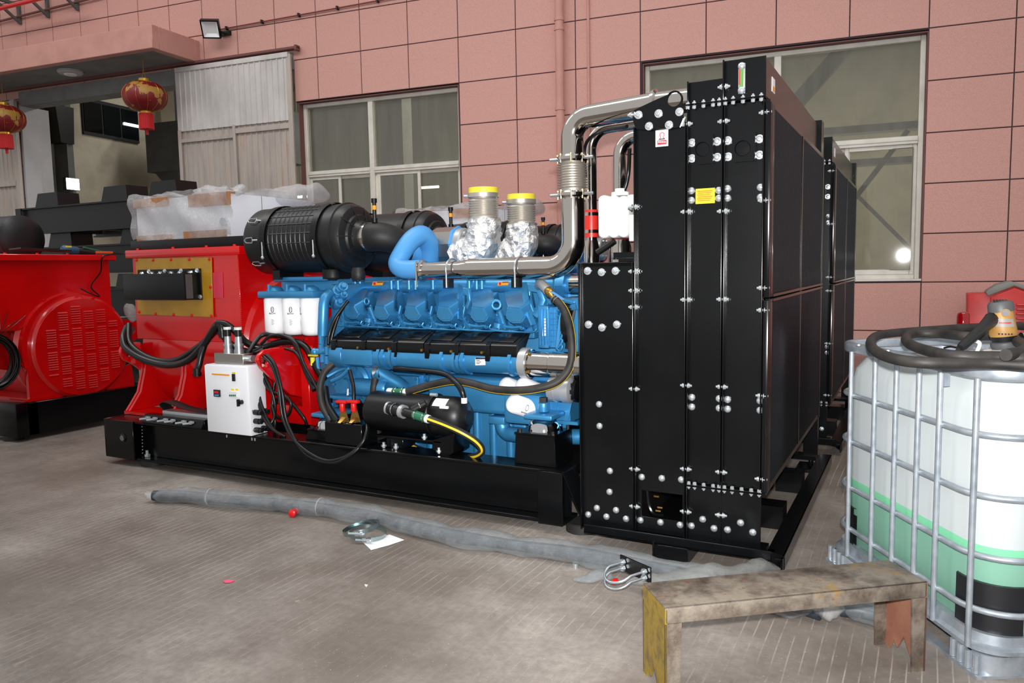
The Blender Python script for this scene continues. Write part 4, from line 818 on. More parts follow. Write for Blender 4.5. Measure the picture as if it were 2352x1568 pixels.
# control unit and harness at the right end
p, q = PX(1236, 702, 4.45), PX(1262, 800, 4.45); b = B(); b.box(p.x, q.x, 4.44, 4.6, q.z, p.z); ecu = ep('control_unit', b, bevel=.008)
P = [PX(x, y, 4.436) for x, y in ((1248, 731), (1256, 731), (1255, 771), (1246, 771))]; b = B(); b.prism(P, (0, -.003, 0)); ep('data_label', b, 'sticker_white')
for k in range(5): P = [PX(x, y, 4.432) for x, y in ((1249, 735+7*k), (1254, 735+7*k), (1254, 737+7*k), (1249, 737+7*k))]; b = B(); b.prism(P, (0, -.002, 0)); ep('label_print', b, 'pump_label')
for k in range(4): b = B(); xx = p.x+.02+k*.022; b.box(xx, xx+.008, 4.425, 4.44, q.z+.02, p.z-.02); ep('cooling_fin', b)
for k in range(7):
    y = 712+13*k; b = B(); a = PX(1272, y, 4.5); b.obox(a, X_*.045, Y_*.035, Z_*.022); ep('connector', b, bevel=.006, seg=1)
    b = B(); b.tube(cr([PX(1280, y, 4.47), PX(1292, y+4, 4.46), PX(1286, y+16, 4.46), PX(1278, 800, 4.46)], 4), .008, 6); ep('harness_lead', b)
b = B(); b.box(-2.08, -1.8, 4.5, 5.5, .85, 1.36); ep('timing_case', b, bevel=.03)
b = B(); b.tube(cr([PX(1262, 695, 4.5), PX(1290, 690, 4.5), PX(1318, 695, 4.5)], 4), .016, 8); b.tube(cr([PX(1293, 725, 4.5), PX(1305, 710, 4.5), PX(1325, 703, 4.5)], 4), .024, 8); ep('water_pipe', b)
b = B(); p = PX(1310, 740, 4.6); b.cyl(p, p+V((.06, 0, 0)), .16, n=32); b.cyl(p+V((.01, 0, 0)), p+V((.05, 0, 0)), .168, n=32); ep('fan_pulley', b, 'black_satin', angle=50)
b = B(); b.tube(cr([PX(1322, 700, 4.5), PX(1308, 760, 4.48), PX(1302, 800, 4.5)], 5), .012, 6); ep('drive_belt', b, 'black_rubber')
# alternator for charging
p = PX(1262, 893, 4.3); b = B(); b.lathe(p, X_, [(0, .06), (.01, .075), (.05, .078), (.052, .072), (.1, .072), (.102, .08), (.15, .08), (.165, .06)], 24); ca = ep('charging_alternator', b, 'cast_alu')
b = B(); b.lathe(p+V((.175, 0, 0)), X_, [(0, .07), (.02, .07), (.03, .04)], 12); [b.obox(p+V((.18, .055*math.cos(6.283*k/8), .055*math.sin(6.283*k/8))), X_*.014, Y_*.012, Z_*.012) for k in range(8)]; ep('alternator_fan', b, 'black_satin')
b = B(); b.box(p.x+.0, p.x+.14, 4.30, 4.5, p.z-.2, p.z-.08); b.bar(p+V((.05, 0, -.07)), p+V((.0, 0, -.26)), .03, .02, Y_); b.bar(p+V((.14, 0, -.07)), p+V((.1, 0, -.26)), .03, .02, Y_); b.bar(p+V((-.06, -.01, -.2)), p+V((.2, -.01, -.2)), .03, .02); ep('alternator_bracket', b)
# oil filters
for (x, y, Y, dx, dz, L) in ((1160, 885, 4.33, .12, -.13, .19), (1198, 886, 4.30, .12, -.13, .19), (1177, 926, 4.16, .13, -.12, .17)):
    p = PX(x, y, Y); d = V((dx, .3, dz)).normalized(); b = B(); b.lathe(p, d, [(-.022, .008), (-.02, .035), (-.01, .052), (.008, .06), (L, .06), (L+.005, .054)], 28); ep('oil_filter', b, 'filter_white', angle=50)
    if y > 900:
        a, u, w_ = frame_of(d); 
        def onf(h, th, r=.0606): return p+a*h+(u*math.cos(th)+w_*math.sin(th))*r
        # find angle facing viewer
        best = max(range(72), key=lambda i: (onf(.1, 6.2832*i/72)-(p+a*.1)).dot((CAM-p).normalized())); th0 = 6.2832*best/72
        bb = B(); lp = [(.075+.013*math.cos(t), .021*math.sin(t)/.0606) for t in [6.2832*i/20 for i in range(20)]]; n = 20
        bb.add([onf(h, th0+q) for h, q in lp]+[onf(.075+(h-.075)*.8, th0+q*.85) for h, q in lp], [(i, (i+1) % n, n+(i+1) % n, n+i) for i in range(n)])
        for s_ in (-.5, 0., .5): bb.add([onf(.075+.013*s_-.0012, th0-.28), onf(.075+.013*s_+.0012, th0-.28), onf(.075+.013*s_+.0012, th0+.28), onf(.075+.013*s_-.0012, th0+.28)], [(0, 1, 2, 3)])
        sgn = -1 if onf(.1, th0+.2).z > onf(.1, th0).z else 1
        for k in range(6): h = .045+.01*k; bb.add([onf(h, th0+sgn*.52), onf(h+.007, th0+sgn*.52), onf(h+.007, th0+sgn*.66), onf(h, th0+sgn*.66)], [(0, 1, 2, 3)])
        ep('printed_emblem', bb, 'ink')
b = B(); p = PX(1222, 935, 4.36); b.obox(p, X_*.16, Y_*.1, Z_*.1); ep('filter_manifold', b, bevel=.03)
# ------------------------------------------------------------------ engine mounts on the rail
def mount(x, top, w0, w1, h):
    z0 = .372; b = B(); b.prism([(x-w1, 4.06, z0), (x+w1, 4.06, z0), (x+w0, 4.06, z0+h), (x-w0, 4.06, z0+h)], (0, .26, 0)); m_ = gp('engine_mount', b, 'black_gloss', bevel=.004, seg=1)
    zt = z0+h; b = B(); b.box(x-w0-.005, x+w0+.005, 4.055, 4.325, zt, zt+.01); obj('mount_plate', b, 'black_gloss', m_)
    b = B(); b.lathe((x, 4.19, zt+.01), Z_, [(0, .1), (.03, .095), (.055, .08), (.07, .05)], 4 if False else 28); obj('mount_dome', b, 'chrome', m_)
    for dx in (-1, 1):
        for yy in (4.08, 4.3): b = B(); b.cyl((x+dx*(w0-.02), yy, zt+.01), (x+dx*(w0-.02), yy, zt+.028), .014, n=6); obj('bolt', b, 'black_satin', m_)
    b = B(); b.box(x-.095, x+.095, 4.1, 4.4, zt+.085, zt+.115); b.cyl((x, 4.19, zt+.12), (x, 4.19, zt+.18), .035, n=16); obj('mount_arm', b, 'engine_blue', m_, bevel=.01)
    b = B(); b.cyl((x, 4.19, zt+.18), (x, 4.19, zt+.21), .026, n=6); obj('arm_bolt', b, 'black_satin', m_)
    return m_
mount(-2.02, 0, .13, .14, .185)
mount(-3.72, 0, .09, .12, .07)
b = B(); b.box(-3.78, -3.62, 4.35, 4.5, .40, .62); gp('mount_block', b, 'black_gloss', bevel=.01)
b = B(); b.box(-3.82, -3.6, 4.3, 4.55, .62, .655); bb2 = gp('mount_arm', b, 'engine_blue', bevel=.012)
# battery switch box
p, q = PX(745, 968, 4.03), PX(832, 1026, 4.03)
b = B(); b.box(p.x, q.x, 4.03, 4.2, .373, p.z); sw = gp('switch_box', b, 'black_gloss', bevel=.004, seg=1)
for k, x in enumerate((790, 816)):
    c = PX(x, 968, 4.07); b = B(); b.prism([c+V((-.045, 0, .0)), c+V((.045, 0, .0)), c+V((.03, 0, .05)), c+V((.018, 0, .09)), c+V((-.018, 0, .09)), c+V((-.035, 0, .04))], (0, .004, 0)); b.box(c.x-.03, c.x+.03, c.y-.03, c.y, c.z, c.z+.004); b.prism([c+V((-.02, 0, .03)), c+V((.02, 0, .03)), c+V((.012, -.05, .0)), c+V((-.012, -.05, .0))], (0, .003, .003)); obj('switch_bracket', b, 'brass', sw)
    b = B(); b.cyl(c+V((0, -.01, .07)), c+V((0, -.01, .13)), .02, n=14); b.box(c.x-.045, c.x+.045, c.y-.03, c.y+.01, c.z+.13, c.z+.15); obj('switch_handle', b, 'red_plastic', sw, bevel=.006)
lead([PX(803, 850, 4.2), PX(812, 890, 4.15), PX(813, 930, 4.12), PX(820, 965, 4.1)], .014)
lead([PX(745, 890, 4.2), PX(752, 930, 4.14), PX(775, 968, 4.12)], .03)
# ------------------------------------------------------------------ jacket water heater on its bracket
pc = PX(965, 948, 4.15); HX0, HX1 = PX(852, 950, 4.15).x, PX(1000, 950, 4.15).x; hz = .605; hy = 4.17
b = B(); b.lathe((HX0, hy, hz), X_, [(0, .10), (.012, .125), (.03, .132), (HX1-HX0, .132), (HX1-HX0+.01, .118)], 36); htr = gp('water_heater', b, 'black_satin', angle=40)
b = B(); b.lathe((HX1+.0, hy, hz), X_, [(0, .118), (.015, .13), (.15, .13), (.2, .115), (.23, .085), (.24, .05), (.245, .045)], 36); obj('heater_motor', b, 'black_plastic', htr, angle=40)
b = B(); b.torus((HX1, hy, hz), X_, .134, .008, 36, 6); obj('clamp_band', b, 'black_satin', htr); b = B(); b.cyl((HX1-.02, hy-.04, hz+.14), (HX1+.03, hy-.04, hz+.14), .012, n=8); obj('clamp_bolt', b, 'bolt_zinc', htr)
xa_, xb_ = HX1+.03, HX1+.13; b = B(); ths = [math.radians(38+6*k) for k in range(6)]; vs = []
for th_ in ths: vs += [V((xa_, hy-.1312*math.cos(th_), hz+.1312*math.sin(th_))), V((xb_, hy-.1312*math.cos(th_), hz+.1312*math.sin(th_)))]
b.add(vs, [(2*k, 2*k+1, 2*k+3, 2*k+2) for k in range(5)]); obj('data_label', b, 'sticker_white', htr)
b = B(); a = PX(1020, 935, 4.04); b.obox(a, X_*.03, Y_*.008, Z_*.008); obj('wire_connector', b, 'white_plastic', htr)
pm = [PX(890, 936, 4.0), PX(930, 942, 3.98)]
b = B(); b.cyl(PX(893, 937, 4.02), PX(926, 945, 3.99), .038, n=20); obj('pump_body', b, 'black_plastic', htr)
b = B(); b.cyl(PX(890, 936, 4.02), PX(894, 937, 4.02), .042, n=20); b.cyl(PX(922, 944, 3.99), PX(929, 946, 3.985), .044, n=20); obj('pump_flange', b, 'cast_alu', htr)
b = B(); b.cyl(PX(929, 946, 3.985), PX(952, 952, 3.97), .03, n=16); b.cyl(PX(948, 942, 3.99), PX(978, 925, 4.03), .026, n=14); obj('pump_elbow', b, 'black_plastic', htr)
b = B(); b.torus(PX(907, 940, 4.005), PX(926, 945, 3.99)-PX(893, 937, 4.02), .04, .004, 24, 6); obj('hose_clamp', b, 'stainless', htr); b = B(); b.torus(PX(966, 932, 4.01), PX(978, 925, 4.03)-PX(948, 942, 3.99), .028, .004, 20, 6); obj('hose_clamp', b, 'stainless', htr)
ga, gb_ = PX(952, 952, 3.965), PX(980, 961, 3.945); gd = (gb_-ga)
b = B(); b.cyl(ga, gb_, .028, n=18); obj('green_coupling', b, 'green_hose', htr); [obj('hose_clamp', B().torus(ga+gd*q_f, gd, .029, .004, 20, 6), 'stainless', htr) for q_f in (.15, .82)]
b = B(); b.lathe(gb_, gd, [(0, .027), (.02, .027), (.03, .022), (.05, .02), (.06, .012), (.085, .012)], 16); obj('white_nipple', b, 'white_plastic', htr)
ga, gb_ = PX(905, 899, 4.2), PX(930, 900, 4.18); gd = gb_-ga
b = B(); b.cyl(ga, gb_, .026, n=18); obj('green_coupling', b, 'green_hose', htr); [obj('hose_clamp', B().torus(ga+gd*q_f, gd, .027, .004, 20, 6), 'stainless', htr) for q_f in (.25, .85)]
[obj('white_nipple', B().cyl(q0_, q1_, .024, n=14), 'white_plastic', htr) for q0_, q1_ in ((ga-gd*.5, ga), (gb_, gb_+gd*.4))]
b = B(); b.cyl(PX(895, 904, 4.2), PX(890, 912, 4.2), .02, n=10); obj('heater_outlet', b, 'black_satin', htr)
# bracket
b = B(); b.box(HX0+.1, HX1+.1, 4.06, 4.28, .445, .46); b.box(HX0+.16, HX0+.3, 4.1, 4.24, .372, .445)
b.prism([PX(x, y, 4.06) for x, y in ((993, 1010), (1043, 995), (1042, 1040), (1024, 1052), (992, 1032))], (0, .2, 0)); hb = gp('heater_bracket', b, 'black_gloss', bevel=.004, seg=1)
for x, z in ((HX0+.17, .385), (HX0+.27, .385), (HX1-.03, .47), (HX1+.08, .39)): b = B(); b.cyl((x, 4.06, z-.01), (x, 4.06, z+.03), .01, n=6); b.cyl((x, 4.06, z), (x, 4.06, z+.012), .018, n=6); obj('bolt', b, 'bolt_zinc', hb)
# hoses with the yellow stripe
def hose(pts, r, stripe=None, name='coolant_hose', wst=.13):
    c = cr(pts, 10); h = gp(name, B().tube(c, r, 14), 'hose_dusty', angle=60)
    if stripe is not None:
        vs = []
        for i, p in enumerate(c):
            t = (c[min(i+1, len(c)-1)]-c[max(i-1, 0)]).normalized(); v = (CAM-p).normalized(); s_ = t.cross(v).normalized()
            v = (v-t*v.dot(t)).normalized(); a = stripe; d1 = v*math.cos(a-wst)+s_*math.sin(a-wst); d2 = v*math.cos(a+wst)+s_*math.sin(a+wst); dm = v*math.cos(a)+s_*math.sin(a)
            vs += [p+d1*(r+.0008), p+dm*(r+.0016), p+d2*(r+.0008)]
        fs = []
        for i in range(len(c)-1): fs += [(3*i, 3*i+1, 3*i+4, 3*i+3), (3*i+1, 3*i+2, 3*i+5, 3*i+4)]
        obj('hose_stripe', B().add(vs, fs), 'yellow_paint', h)
    return h
hose([PX(985, 962, 3.93), PX(1020, 975, 3.93), PX(1060, 993, 3.95), PX(1095, 1015, 4.0), PX(1106, 1035, 4.05), PX(1085, 1050, 4.12), PX(1030, 1050, 4.22), PX(960, 1030, 4.3), PX(920, 1005, 4.35)], .022, .1, wst=.3)
hose([PX(935, 900, 4.17), PX(985, 885, 4.2), PX(1040, 875, 4.2), PX(1080, 880, 4.2), PX(1130, 893, 4.17), PX(1180, 897, 4.14), PX(1230, 893, 4.14), PX(1275, 880, 4.18), PX(1300, 858, 4.22), PX(1312, 830, 4.25), PX(1314, 790, 4.27), PX(1308, 745, 4.3), PX(1295, 710, 4.36), PX(1275, 685, 4.42)], .026, 1.0)
b = B(); b.cyl(PX(1275, 686, 4.42), PX(1262, 672, 4.46), .022, n=14); b.cyl(PX(1266, 676, 4.45), PX(1258, 665, 4.47), .03, n=8); ep('brass_valve', b, 'brass', bevel=.003, seg=1)
b = B(); b.tube(cr([PX(1258, 667, 4.47), PX(1250, 658, 4.49), PX(1243, 652, 4.52), PX(1238, 656, 4.6)], 5), .032, 14); ep('steel_elbow', b, 'cast_alu', angle=60)
d = PX(1275, 686, 4.42)-PX(1290, 702, 4.38); [ep('hose_clamp', B().torus(PX(1275, 686, 4.42)-d*f, d, .03, .005, 20, 6), 'stainless') for f in (.05, .35)]
b = B(); b.bar(PX(1268, 670, 4.42), PX(1295, 688, 4.38), .02, .006); ep('valve_lever', b, 'button_blue')
cable([PX(905, 845, 4.25), PX(960, 850, 4.26), PX(1020, 858, 4.22), PX(1045, 875, 4.15), PX(1060, 895, 4.12), PX(1066, 915, 4.12)], .018)
b = B(); p = PX(1066, 913, 4.12); b.cyl(p, p-V((0, 0, .035)), .02, n=10); gp('cable_end', b, 'white_plastic')
cable([PX(862, 870, 4.32), PX(858, 900, 4.3), PX(860, 940, 4.35), PX(870, 1000, 4.4)], .026, 'hose_dusty', 'coolant_hose')
# ------------------------------------------------------------------ air cleaners
def air_cleaner(dx, dy, full=True):
    zc, yc = 1.80+ (0.0 if dy == 0 else .0), 4.52+dy; x0, x1 = -4.62+dx, -3.62+dx; R = .255
    b = B(); b.lathe((x0, yc, zc), X_, [(0, .10), (.012, .19), (.03, .235), (.06, .25), (.2, .252), (.205, .262), (.235, .262), (.24, .25), (.86, .25), (.865, .258), (.885, .258), (.89, .248), (.925, .244), (.955, .225), (.965, .2), (.97, .17), (.985, .16), (.99, .125), (1.01, .115), (1.06, .105), (1.07, .095)], 48)
    a = gp('air_cleaner', b, 'black_plastic', angle=30)
    if full:
        for h in (.30, .345, .39, .435, .48, .525, .57, .615, .66):
            b = B(); R_ = .2505; t = [math.radians(-40+130*k/16) for k in range(17)]
            b.tube([V((x0+h, yc-R_*math.cos(q)*1.0, zc+R_*math.sin(q))) for q in t], .0045, 4); obj('body_rib', b, 'black_plastic', a)
        for k in range(9):
            q = math.radians(-40+130*k/8); p = V((x0+.26, yc-.2505*math.cos(q), zc+.2505*math.sin(q))); b = B(); b.cyl(p, p+V((.5, 0, 0)), .0045, n=5); obj('body_rib', b, 'black_plastic', a)
        for k in range(10):
            q = 6.2832*k/10; d = V((0, math.cos(q), math.sin(q))); b = B(); c = V((x0+.95, yc, zc)); b.prism([c+d*.2+V((.02, 0, 0)), c+d*.235+V((0, 0, 0)), c+d*.12+V((.05, 0, 0)), ], d.cross(X_)*.008); obj('dome_rib', b, 'black_plastic', a)
        for q in (35, 0, -42):
            q = math.radians(q); d = V((0, -math.cos(q), math.sin(q))); t = V((0, d.z, -d.y)); c = V((x0+.12, yc, zc))+d*.262
            b = B(); b.tube([c+X_*.035+t*.0, c+X_*.03+t*.02, c-X_*.03+t*.018, c-X_*.05, c-X_*.03-t*.018, c+X_*.03-t*.02], .004, 5, True); b.tube([c+X_*.035, c+X_*.08-d*.008], .006, 5); obj('spring_clip', b, 'zinc', a)
    for h in (.22, .72):
        b = B(); b.lathe((x0+h, yc, zc), X_, [(0, .264), (.055, .264)], 48, False); b.lathe((x0+h, yc, zc), X_, [(0, .256), (.055, .256)], 48, False)
        b.box(x0+h-.01, x0+h+.065, yc-.13, yc+.13, zc-.30, zc-.22); sp = obj('mounting_strap', b, 'black_satin', a, angle=30)
        b = B(); d = V((0, -.97, -.25)); c = V((x0+h+.028, yc, zc))+d*.268; b.cyl(c+V((0, 0, .05)), c+V((0, 0, -.06)), .006, n=6); b.sph(c+V((0, 0, -.065)), .013, nu=8, nv=6); obj('strap_bolt', b, 'bolt_zinc', a)
        b = B(); b.cyl((x0+h+.028, yc-.11, zc-.3), (x0+h+.028, yc-.11, zc-.26), .014, n=6); obj('foot_bolt', b, 'bolt_zinc', a)
    # outlet clamp and rubber elbow
    b = B(); b.cyl((x0+1.03, yc, zc), (x0+1.07, yc, zc), .113, n=32); obj('hose_clamp', b, 'stainless', a, angle=50)
    tgt = V((-3.30+dx, 4.66+dy*.85, 1.70))
    b = B(); pts = cr([V((x0+1.06, yc, zc)), V((x0+1.14, yc+.005, zc)), V((x0+1.205, yc+.07, zc-.02)), V((x0+1.22, yc+.2, zc-.07)), V((x0+1.20, yc+.36, zc-.11))], 6); b.tube(pts, [.108-.018*i/len(pts) for i in range(len(pts))], 20); obj('intake_elbow', b, 'black_rubber', a, angle=60)
    b = B(); c = pts[-2]; b.torus(c, pts[-1]-pts[-3], .094, .01, 24, 6); obj('red_band', b, 'red_silicone', a)
    b = B(); c = V((x0+1.13, yc-.03, zc+.1)); b.cyl(c, c+V((0, 0, .14)), .014, n=12); ri = obj('restriction_gauge', b, 'black_plastic', a)
    b = B(); b.cyl(c+V((0, 0, .09)), c+V((0, 0, .12)), .0155, n=12); obj('gauge_window', b, 'orange_label', a)
    [obj('gauge_cap', B().cyl(c+V((0, 0, q0_)), c+V((0, 0, q0_+.03)), .021, n=12), 'black_satin', a) for q0_ in (0., .14)]
    b = B(); b.lathe((x0+.78, yc-.1, zc-.31), Z_, [(0, .03), (.02, .05), (.06, .05), (.08, .04)], 16); obj('drain_cup', b, 'black_rubber', a)
    return a
air_cleaner(0, 0); air_cleaner(0, 1.02, False)
b = B(); p = PX(823, 632, 4.35); b.lathe(p-V((0, 0, .035)), Z_, [(0, .04), (.02, .05), (.05, .05), (.09, .04)], 20); ep('drain_cup', b, 'black_rubber')
# ------------------------------------------------------------------ turbochargers
b = B(); pts = cr([PX(985, 595, 4.86), PX(984, 560, 4.8), PX(968, 540, 4.71), PX(944, 553, 4.62), PX(923, 582, 4.54), PX(913, 606, 4.5), PX(928, 618, 4.48), PX(968, 618, 4.5)], 8)
n = len(pts); b.tube(pts, [.078-.012*min(1, i/(n*.6)) for i in range(n)], 22); tb = ep('turbo_outlet', b, 'engine_blue_light', angle=60)
b = B(); c = PX(962, 562, 4.84); b.lathe(c+V((-.06, 0, 0)), X_, [(0, .08), (.02, .12), (.05, .14), (.1, .14), (.13, .12), (.15, .08)], 32); ep('compressor_housing', b, 'engine_blue_light', angle=50)
x0, x1 = PX(984, 560, 4.83).x, PX(1034, 560, 4.83).x; zc = PX(1010, 562, 4.92).z
b = B(); b.lathe((x0, 4.95, zc), X_, [(0, .13), (x1-x0, .13)], 8); sh = ep('heat_shield', b, 'steel_shield', angle=20)
b = B(); b.lathe((x1-.01, 4.95, zc), X_, [(0, .137), (.02, .137), (.03, .11)], 8); ep('shield_end', b, 'engine_blue_light', angle=20)
b = B(); c = PX(997, 562, 4.825); b.cyl(c+V((0, .02, 0)), c+V((0, -.012, 0)), .012, n=6); b.torus(c, Y_, .018, .003, 16, 5); ep('shield_bolt', b, 'brass')
b = B(); b.lathe((x1+.01, 4.95, zc), X_, [(0, .12), (.05, .12), (.06, .11)], 20); [b.cyl((x1+.06, 4.95+.09*math.cos(6.283*k/6), zc+.09*math.sin(6.283*k/6)), (x1+.09, 4.95+.09*math.cos(6.283*k/6), zc+.09*math.sin(6.283*k/6)), .014, n=6) for k in range(6)]; ep('turbine_flange', b, 'cast_alu')
# ------------------------------------------------------------------ exhaust outlets wrapped in foil
def exhaust(xp, Y, ztop):
    x = xp; rnd = random.Random(int(xp*1000)+3); r = .105; zb = ztop-.235
    b = B(); prof = [(0, r*.93), (.012, r*.93), (.012, r*1.06), (.035, r*1.06), (.035, r*.96)]
    for k in range(7): prof += [(.045+.017*k, r*.94), (.0535+.017*k, r*1.04)]
    prof += [(.17, r*.94), (.18, r*.97), (.18, r*1.08), (.21, r*1.08), (.21, r*1.0), (.222, r)]
    b.lathe((x, Y, zb), Z_, prof, 36); e = ep('exhaust_bellows', b, 'bellows_steel', angle=25)
    b = B(); b.lathe((x, Y, zb+.2), Z_, [(0, r*1.02), (.045, r*1.03), (.05, r*.97)], 36); ep('yellow_cover', b, 'yellow_cap', angle=40)
    b = B(); b.cyl((x-r*1.08, Y-.02, zb+.195), (x-r*1.08-.03, Y-.04, zb+.195), .012, n=8); ep('clamp_screw', b, 'zinc')
    b = B(); b.cyl((x, Y, zb-.05), (x, Y, zb), r*.95, n=30); ep('exhaust_stub', b, 'cast_alu')
    pts = cr([(x-.22, Y, zb-.24), (x-.12, Y, zb-.22), (x-.02, Y, zb-.15), (x, Y, zb-.05), (x, Y, zb+.02)], 4); m_ = len(pts); bb = B()
    bb.tube(pts, [.134-.016*i/m_ for i in range(m_)], 20)
    vs = []
    for v in bb.v:
        v = V(v); a = rnd.uniform(-1, 1)
        n3 = math.sin(v.x*61+v.z*37)*math.sin(v.y*53-v.z*41)+.6*math.sin(v.x*113+v.y*97+v.z*71)
        vs.append(tuple(v+V((rnd.uniform(-1, 1), rnd.uniform(-1, 1), rnd.uniform(-1, 1)))*.009+(v-V((x, Y, zb-.12))).normalized()*.005*n3))
    bb.v = vs; ep('foil_wrap', bb, 'foil', angle=3)
exhaust(PX(1110, 440, 4.92).x, 4.92, PX(1110, 436, 4.92).z); exhaust(PX(1197, 455, 5.3).x, 5.3, PX(1197, 451, 5.3).z)
# ------------------------------------------------------------------ polished charge air pipes
YP = 4.5; zl = PX(1100, 618, YP).z; xv = PX(1316, 480, YP).x; zt = PX(1420, 262, YP).z-.0
xl = PX(968, 618, YP).x; xm = PX(1065, 617, YP).x
b = B(); b.lathe((xl, YP, zl), X_, [(0, .058), (xm-xl-.02, .058), (xm-xl+.02, .066), (xm-xl+.1, .066)], 36); ep('polished_pipe', b, 'stainless', angle=40)
zf1, zf2 = PX(1316, 447, YP).z, PX(1316, 362, YP).z
b = B(); b.tube(rounded([(xm+.05, YP, zl), (xv, YP, zl), (xv, YP, zf1)], .17, 12), .073, 36); ep('polished_pipe', b, 'stainless', angle=40)
b = B(); xe = PX(1500, 222, YP).x; b.tube(rounded([(xv, YP, zf2), (xv, YP, zt), (xe, YP, zt+.03)], .17, 12), .07, 36); ep('polished_pipe', b, 'stainless', angle=40)
b = B(); prof = [(0, .07), (.02, .07)]; L = zf2-zf1
for k in range(10): prof += [(.035+(L-.07)*(k+.15)/10, .074), (.035+(L-.07)*(k+.5)/10, .094), (.035+(L-.07)*(k+.85)/10, .074)]
prof += [(L-.02, .07), (L, .07)]; b.lathe((xv, YP, zf1), Z_, prof, 36); ep('pipe_bellows', b, 'bellows_steel', angle=40)
for z in (zf1, zf2-.008):
    b = B(); b.lathe((xv, YP, z-.02), Z_, [(0, .09), (.012, .098), (.03, .098), (.04, .09)], 36); fl_ = ep('pipe_clamp', b, 'stainless', angle=30)
    for k in range(8): a = 6.283*k/8+.3; c = V((xv+.094*math.cos(a), YP+.094*math.sin(a), z)); b = B(); b.cyl(c-V((0, 0, .028)), c+V((0, 0, .028)), .005, n=6); b.cyl(c+V((0, 0, .018)), c+V((0, 0, .025)), .009, n=6); ep('clamp_bolt', b, 'pale_brass')
    b = B(); b.cyl((xv-.14, YP-.03, z), (xv-.09, YP-.03, z), .01, n=6); b.cyl((xv+.09, YP-.03, z), (xv+.15, YP-.03, z), .01, n=6); ep('clamp_screw', b, 'zinc')
b = B(); c = V((xe+.0, YP, zt+.03)); b.lathe(c, X_, [(0, .085), (.02, .09), (.03, .07), (.25, .07)], 32); ep('pipe_flange', b, 'stainless', angle=30)
b = B(); b.lathe((xl-.0, YP, zl), X_, [(0, .07), (.015, .074), (.03, .066)], 32); b.bar((xl+.01, YP-.075, zl+.06), (xl+.01, YP-.075, zl-.12), .012, .012, Y_); ep('pipe_clamp', b, 'stainless', angle=30)
for x in (1040, 1196):
    xx = PX(x, 618, YP).x; b = B(); b.tube([V((xx, YP+.09*math.cos(t), zl+.075*math.sin(t))) for t in [math.radians(200-200*k/12) for k in range(13)]][::-1]+[V((xx, YP-.085, zl-.12))], .007, 8); ep('u_bolt', b, 'zinc', angle=60)
    b = B(); b.obox((xx, YP-.06, zl-.09), X_*.03, Y_*.02, Z_*.03); ep('u_bolt_block', b, 'black_satin')
# thinner pipes with red couplings behind
def riser(xp, Y, ytop, ybot, r):
    x = PX(xp, 480, Y).x; z0 = PX(xp, ybot, Y).z; z1 = PX(xp, ytop, Y).z
    b = B(); b.tube(rounded([(x, Y, z0), (x, Y, z1), (x+.55, Y, z1+.02)], .13, 10), r, 28); ep('polished_pipe', b, 'stainless', angle=40)
    return x, z0
x, z0 = riser(1358, 4.72, 298, 605, .037)
zz1, zz2 = PX(1358, 545, 4.72).z, PX(1358, 482, 4.72).z
b = B(); b.lathe((x, 4.72, zz1), Z_, [(0, .046), ((zz2-zz1)*.8, .046), (zz2-zz1, .041)], 28); ep('red_coupling', b, 'red_silicone', angle=50)
for f in (.15, .78): b = B(); b.lathe((x, 4.72, zz1+(zz2-zz1)*f), Z_, [(0, .049), (.022, .047)], 28); ep('hose_clamp', b, 'stainless')
b = B(); b.lathe((x, 4.72, z0-.1), Z_, [(0, .052), (.2, .052), (.25, .04)], 28); ep('polished_pipe', b, 'stainless', angle=40)
x, z0 = riser(1424, 5.5, 318, 600, .048); b = B(); za = PX(1424, 575, 5.5).z; b.lathe((x, 5.5, za), Z_, [(0, .07), (.2, .07)], 28); ep('red_coupling', b, 'red_silicone', angle=50)
b = B(); b.lathe((x, 5.5, z0-.1), Z_, [(0, .085), (.2, .085), (.26, .07)], 28); ep('polished_pipe', b, 'stainless', angle=40)
# expansion bottle
p0, p1 = PX(1372, 448, 4.12), PX(1440, 545, 4.12)
b = B()
for k in range(3):
    xa = p0.x+(p1.x-p0.x)*k/3; xb = p0.x+(p1.x-p0.x)*(k+1)/3; b.box(xa-.004, xb+.004, 4.12-.0, 4.30, p1.z, p0.z-.005*k)
bot = gp('expansion_bottle', b, 'bottle_white', bevel=.03, seg=4)
b = B(); b.box(p1.x-.01, p1.x+.09, 4.14, 4.24, p0.z-.09, p0.z-.005); obj('bottle_arm', b, 'bottle_white', bot, bevel=.015)
b = B(); b.lathe(((p0.x+p1.x)/2+.02, 4.2, p0.z-.005), Z_, [(0, .05), (.02, .05), (.025, .03), (.04, .03)], 20); obj('bottle_cap', b, 'white_plastic', bot)
b = B(); b.bar((p1.x+.03, 4.12, p0.z-.12), (p1.x+.03, 4.12, p1.z-.02), .03, .01, Y_); obj('bottle_strap', b, 'white_plastic', bot)
cable([PX(1427, 448, 4.2), PX(1438, 425, 4.2), PX(1444, 390, 4.2), PX(1446, 340, 4.15)], .012)
cable([PX(1345, 405, 4.6), PX(1342, 350, 4.6), PX(1352, 320, 4.55), PX(1385, 300, 4.4), PX(1440, 290, 4.2)], .011)
cable([PX(1372, 580, 4.3), PX(1395, 565, 4.3), PX(1412, 553, 4.3)], .02)
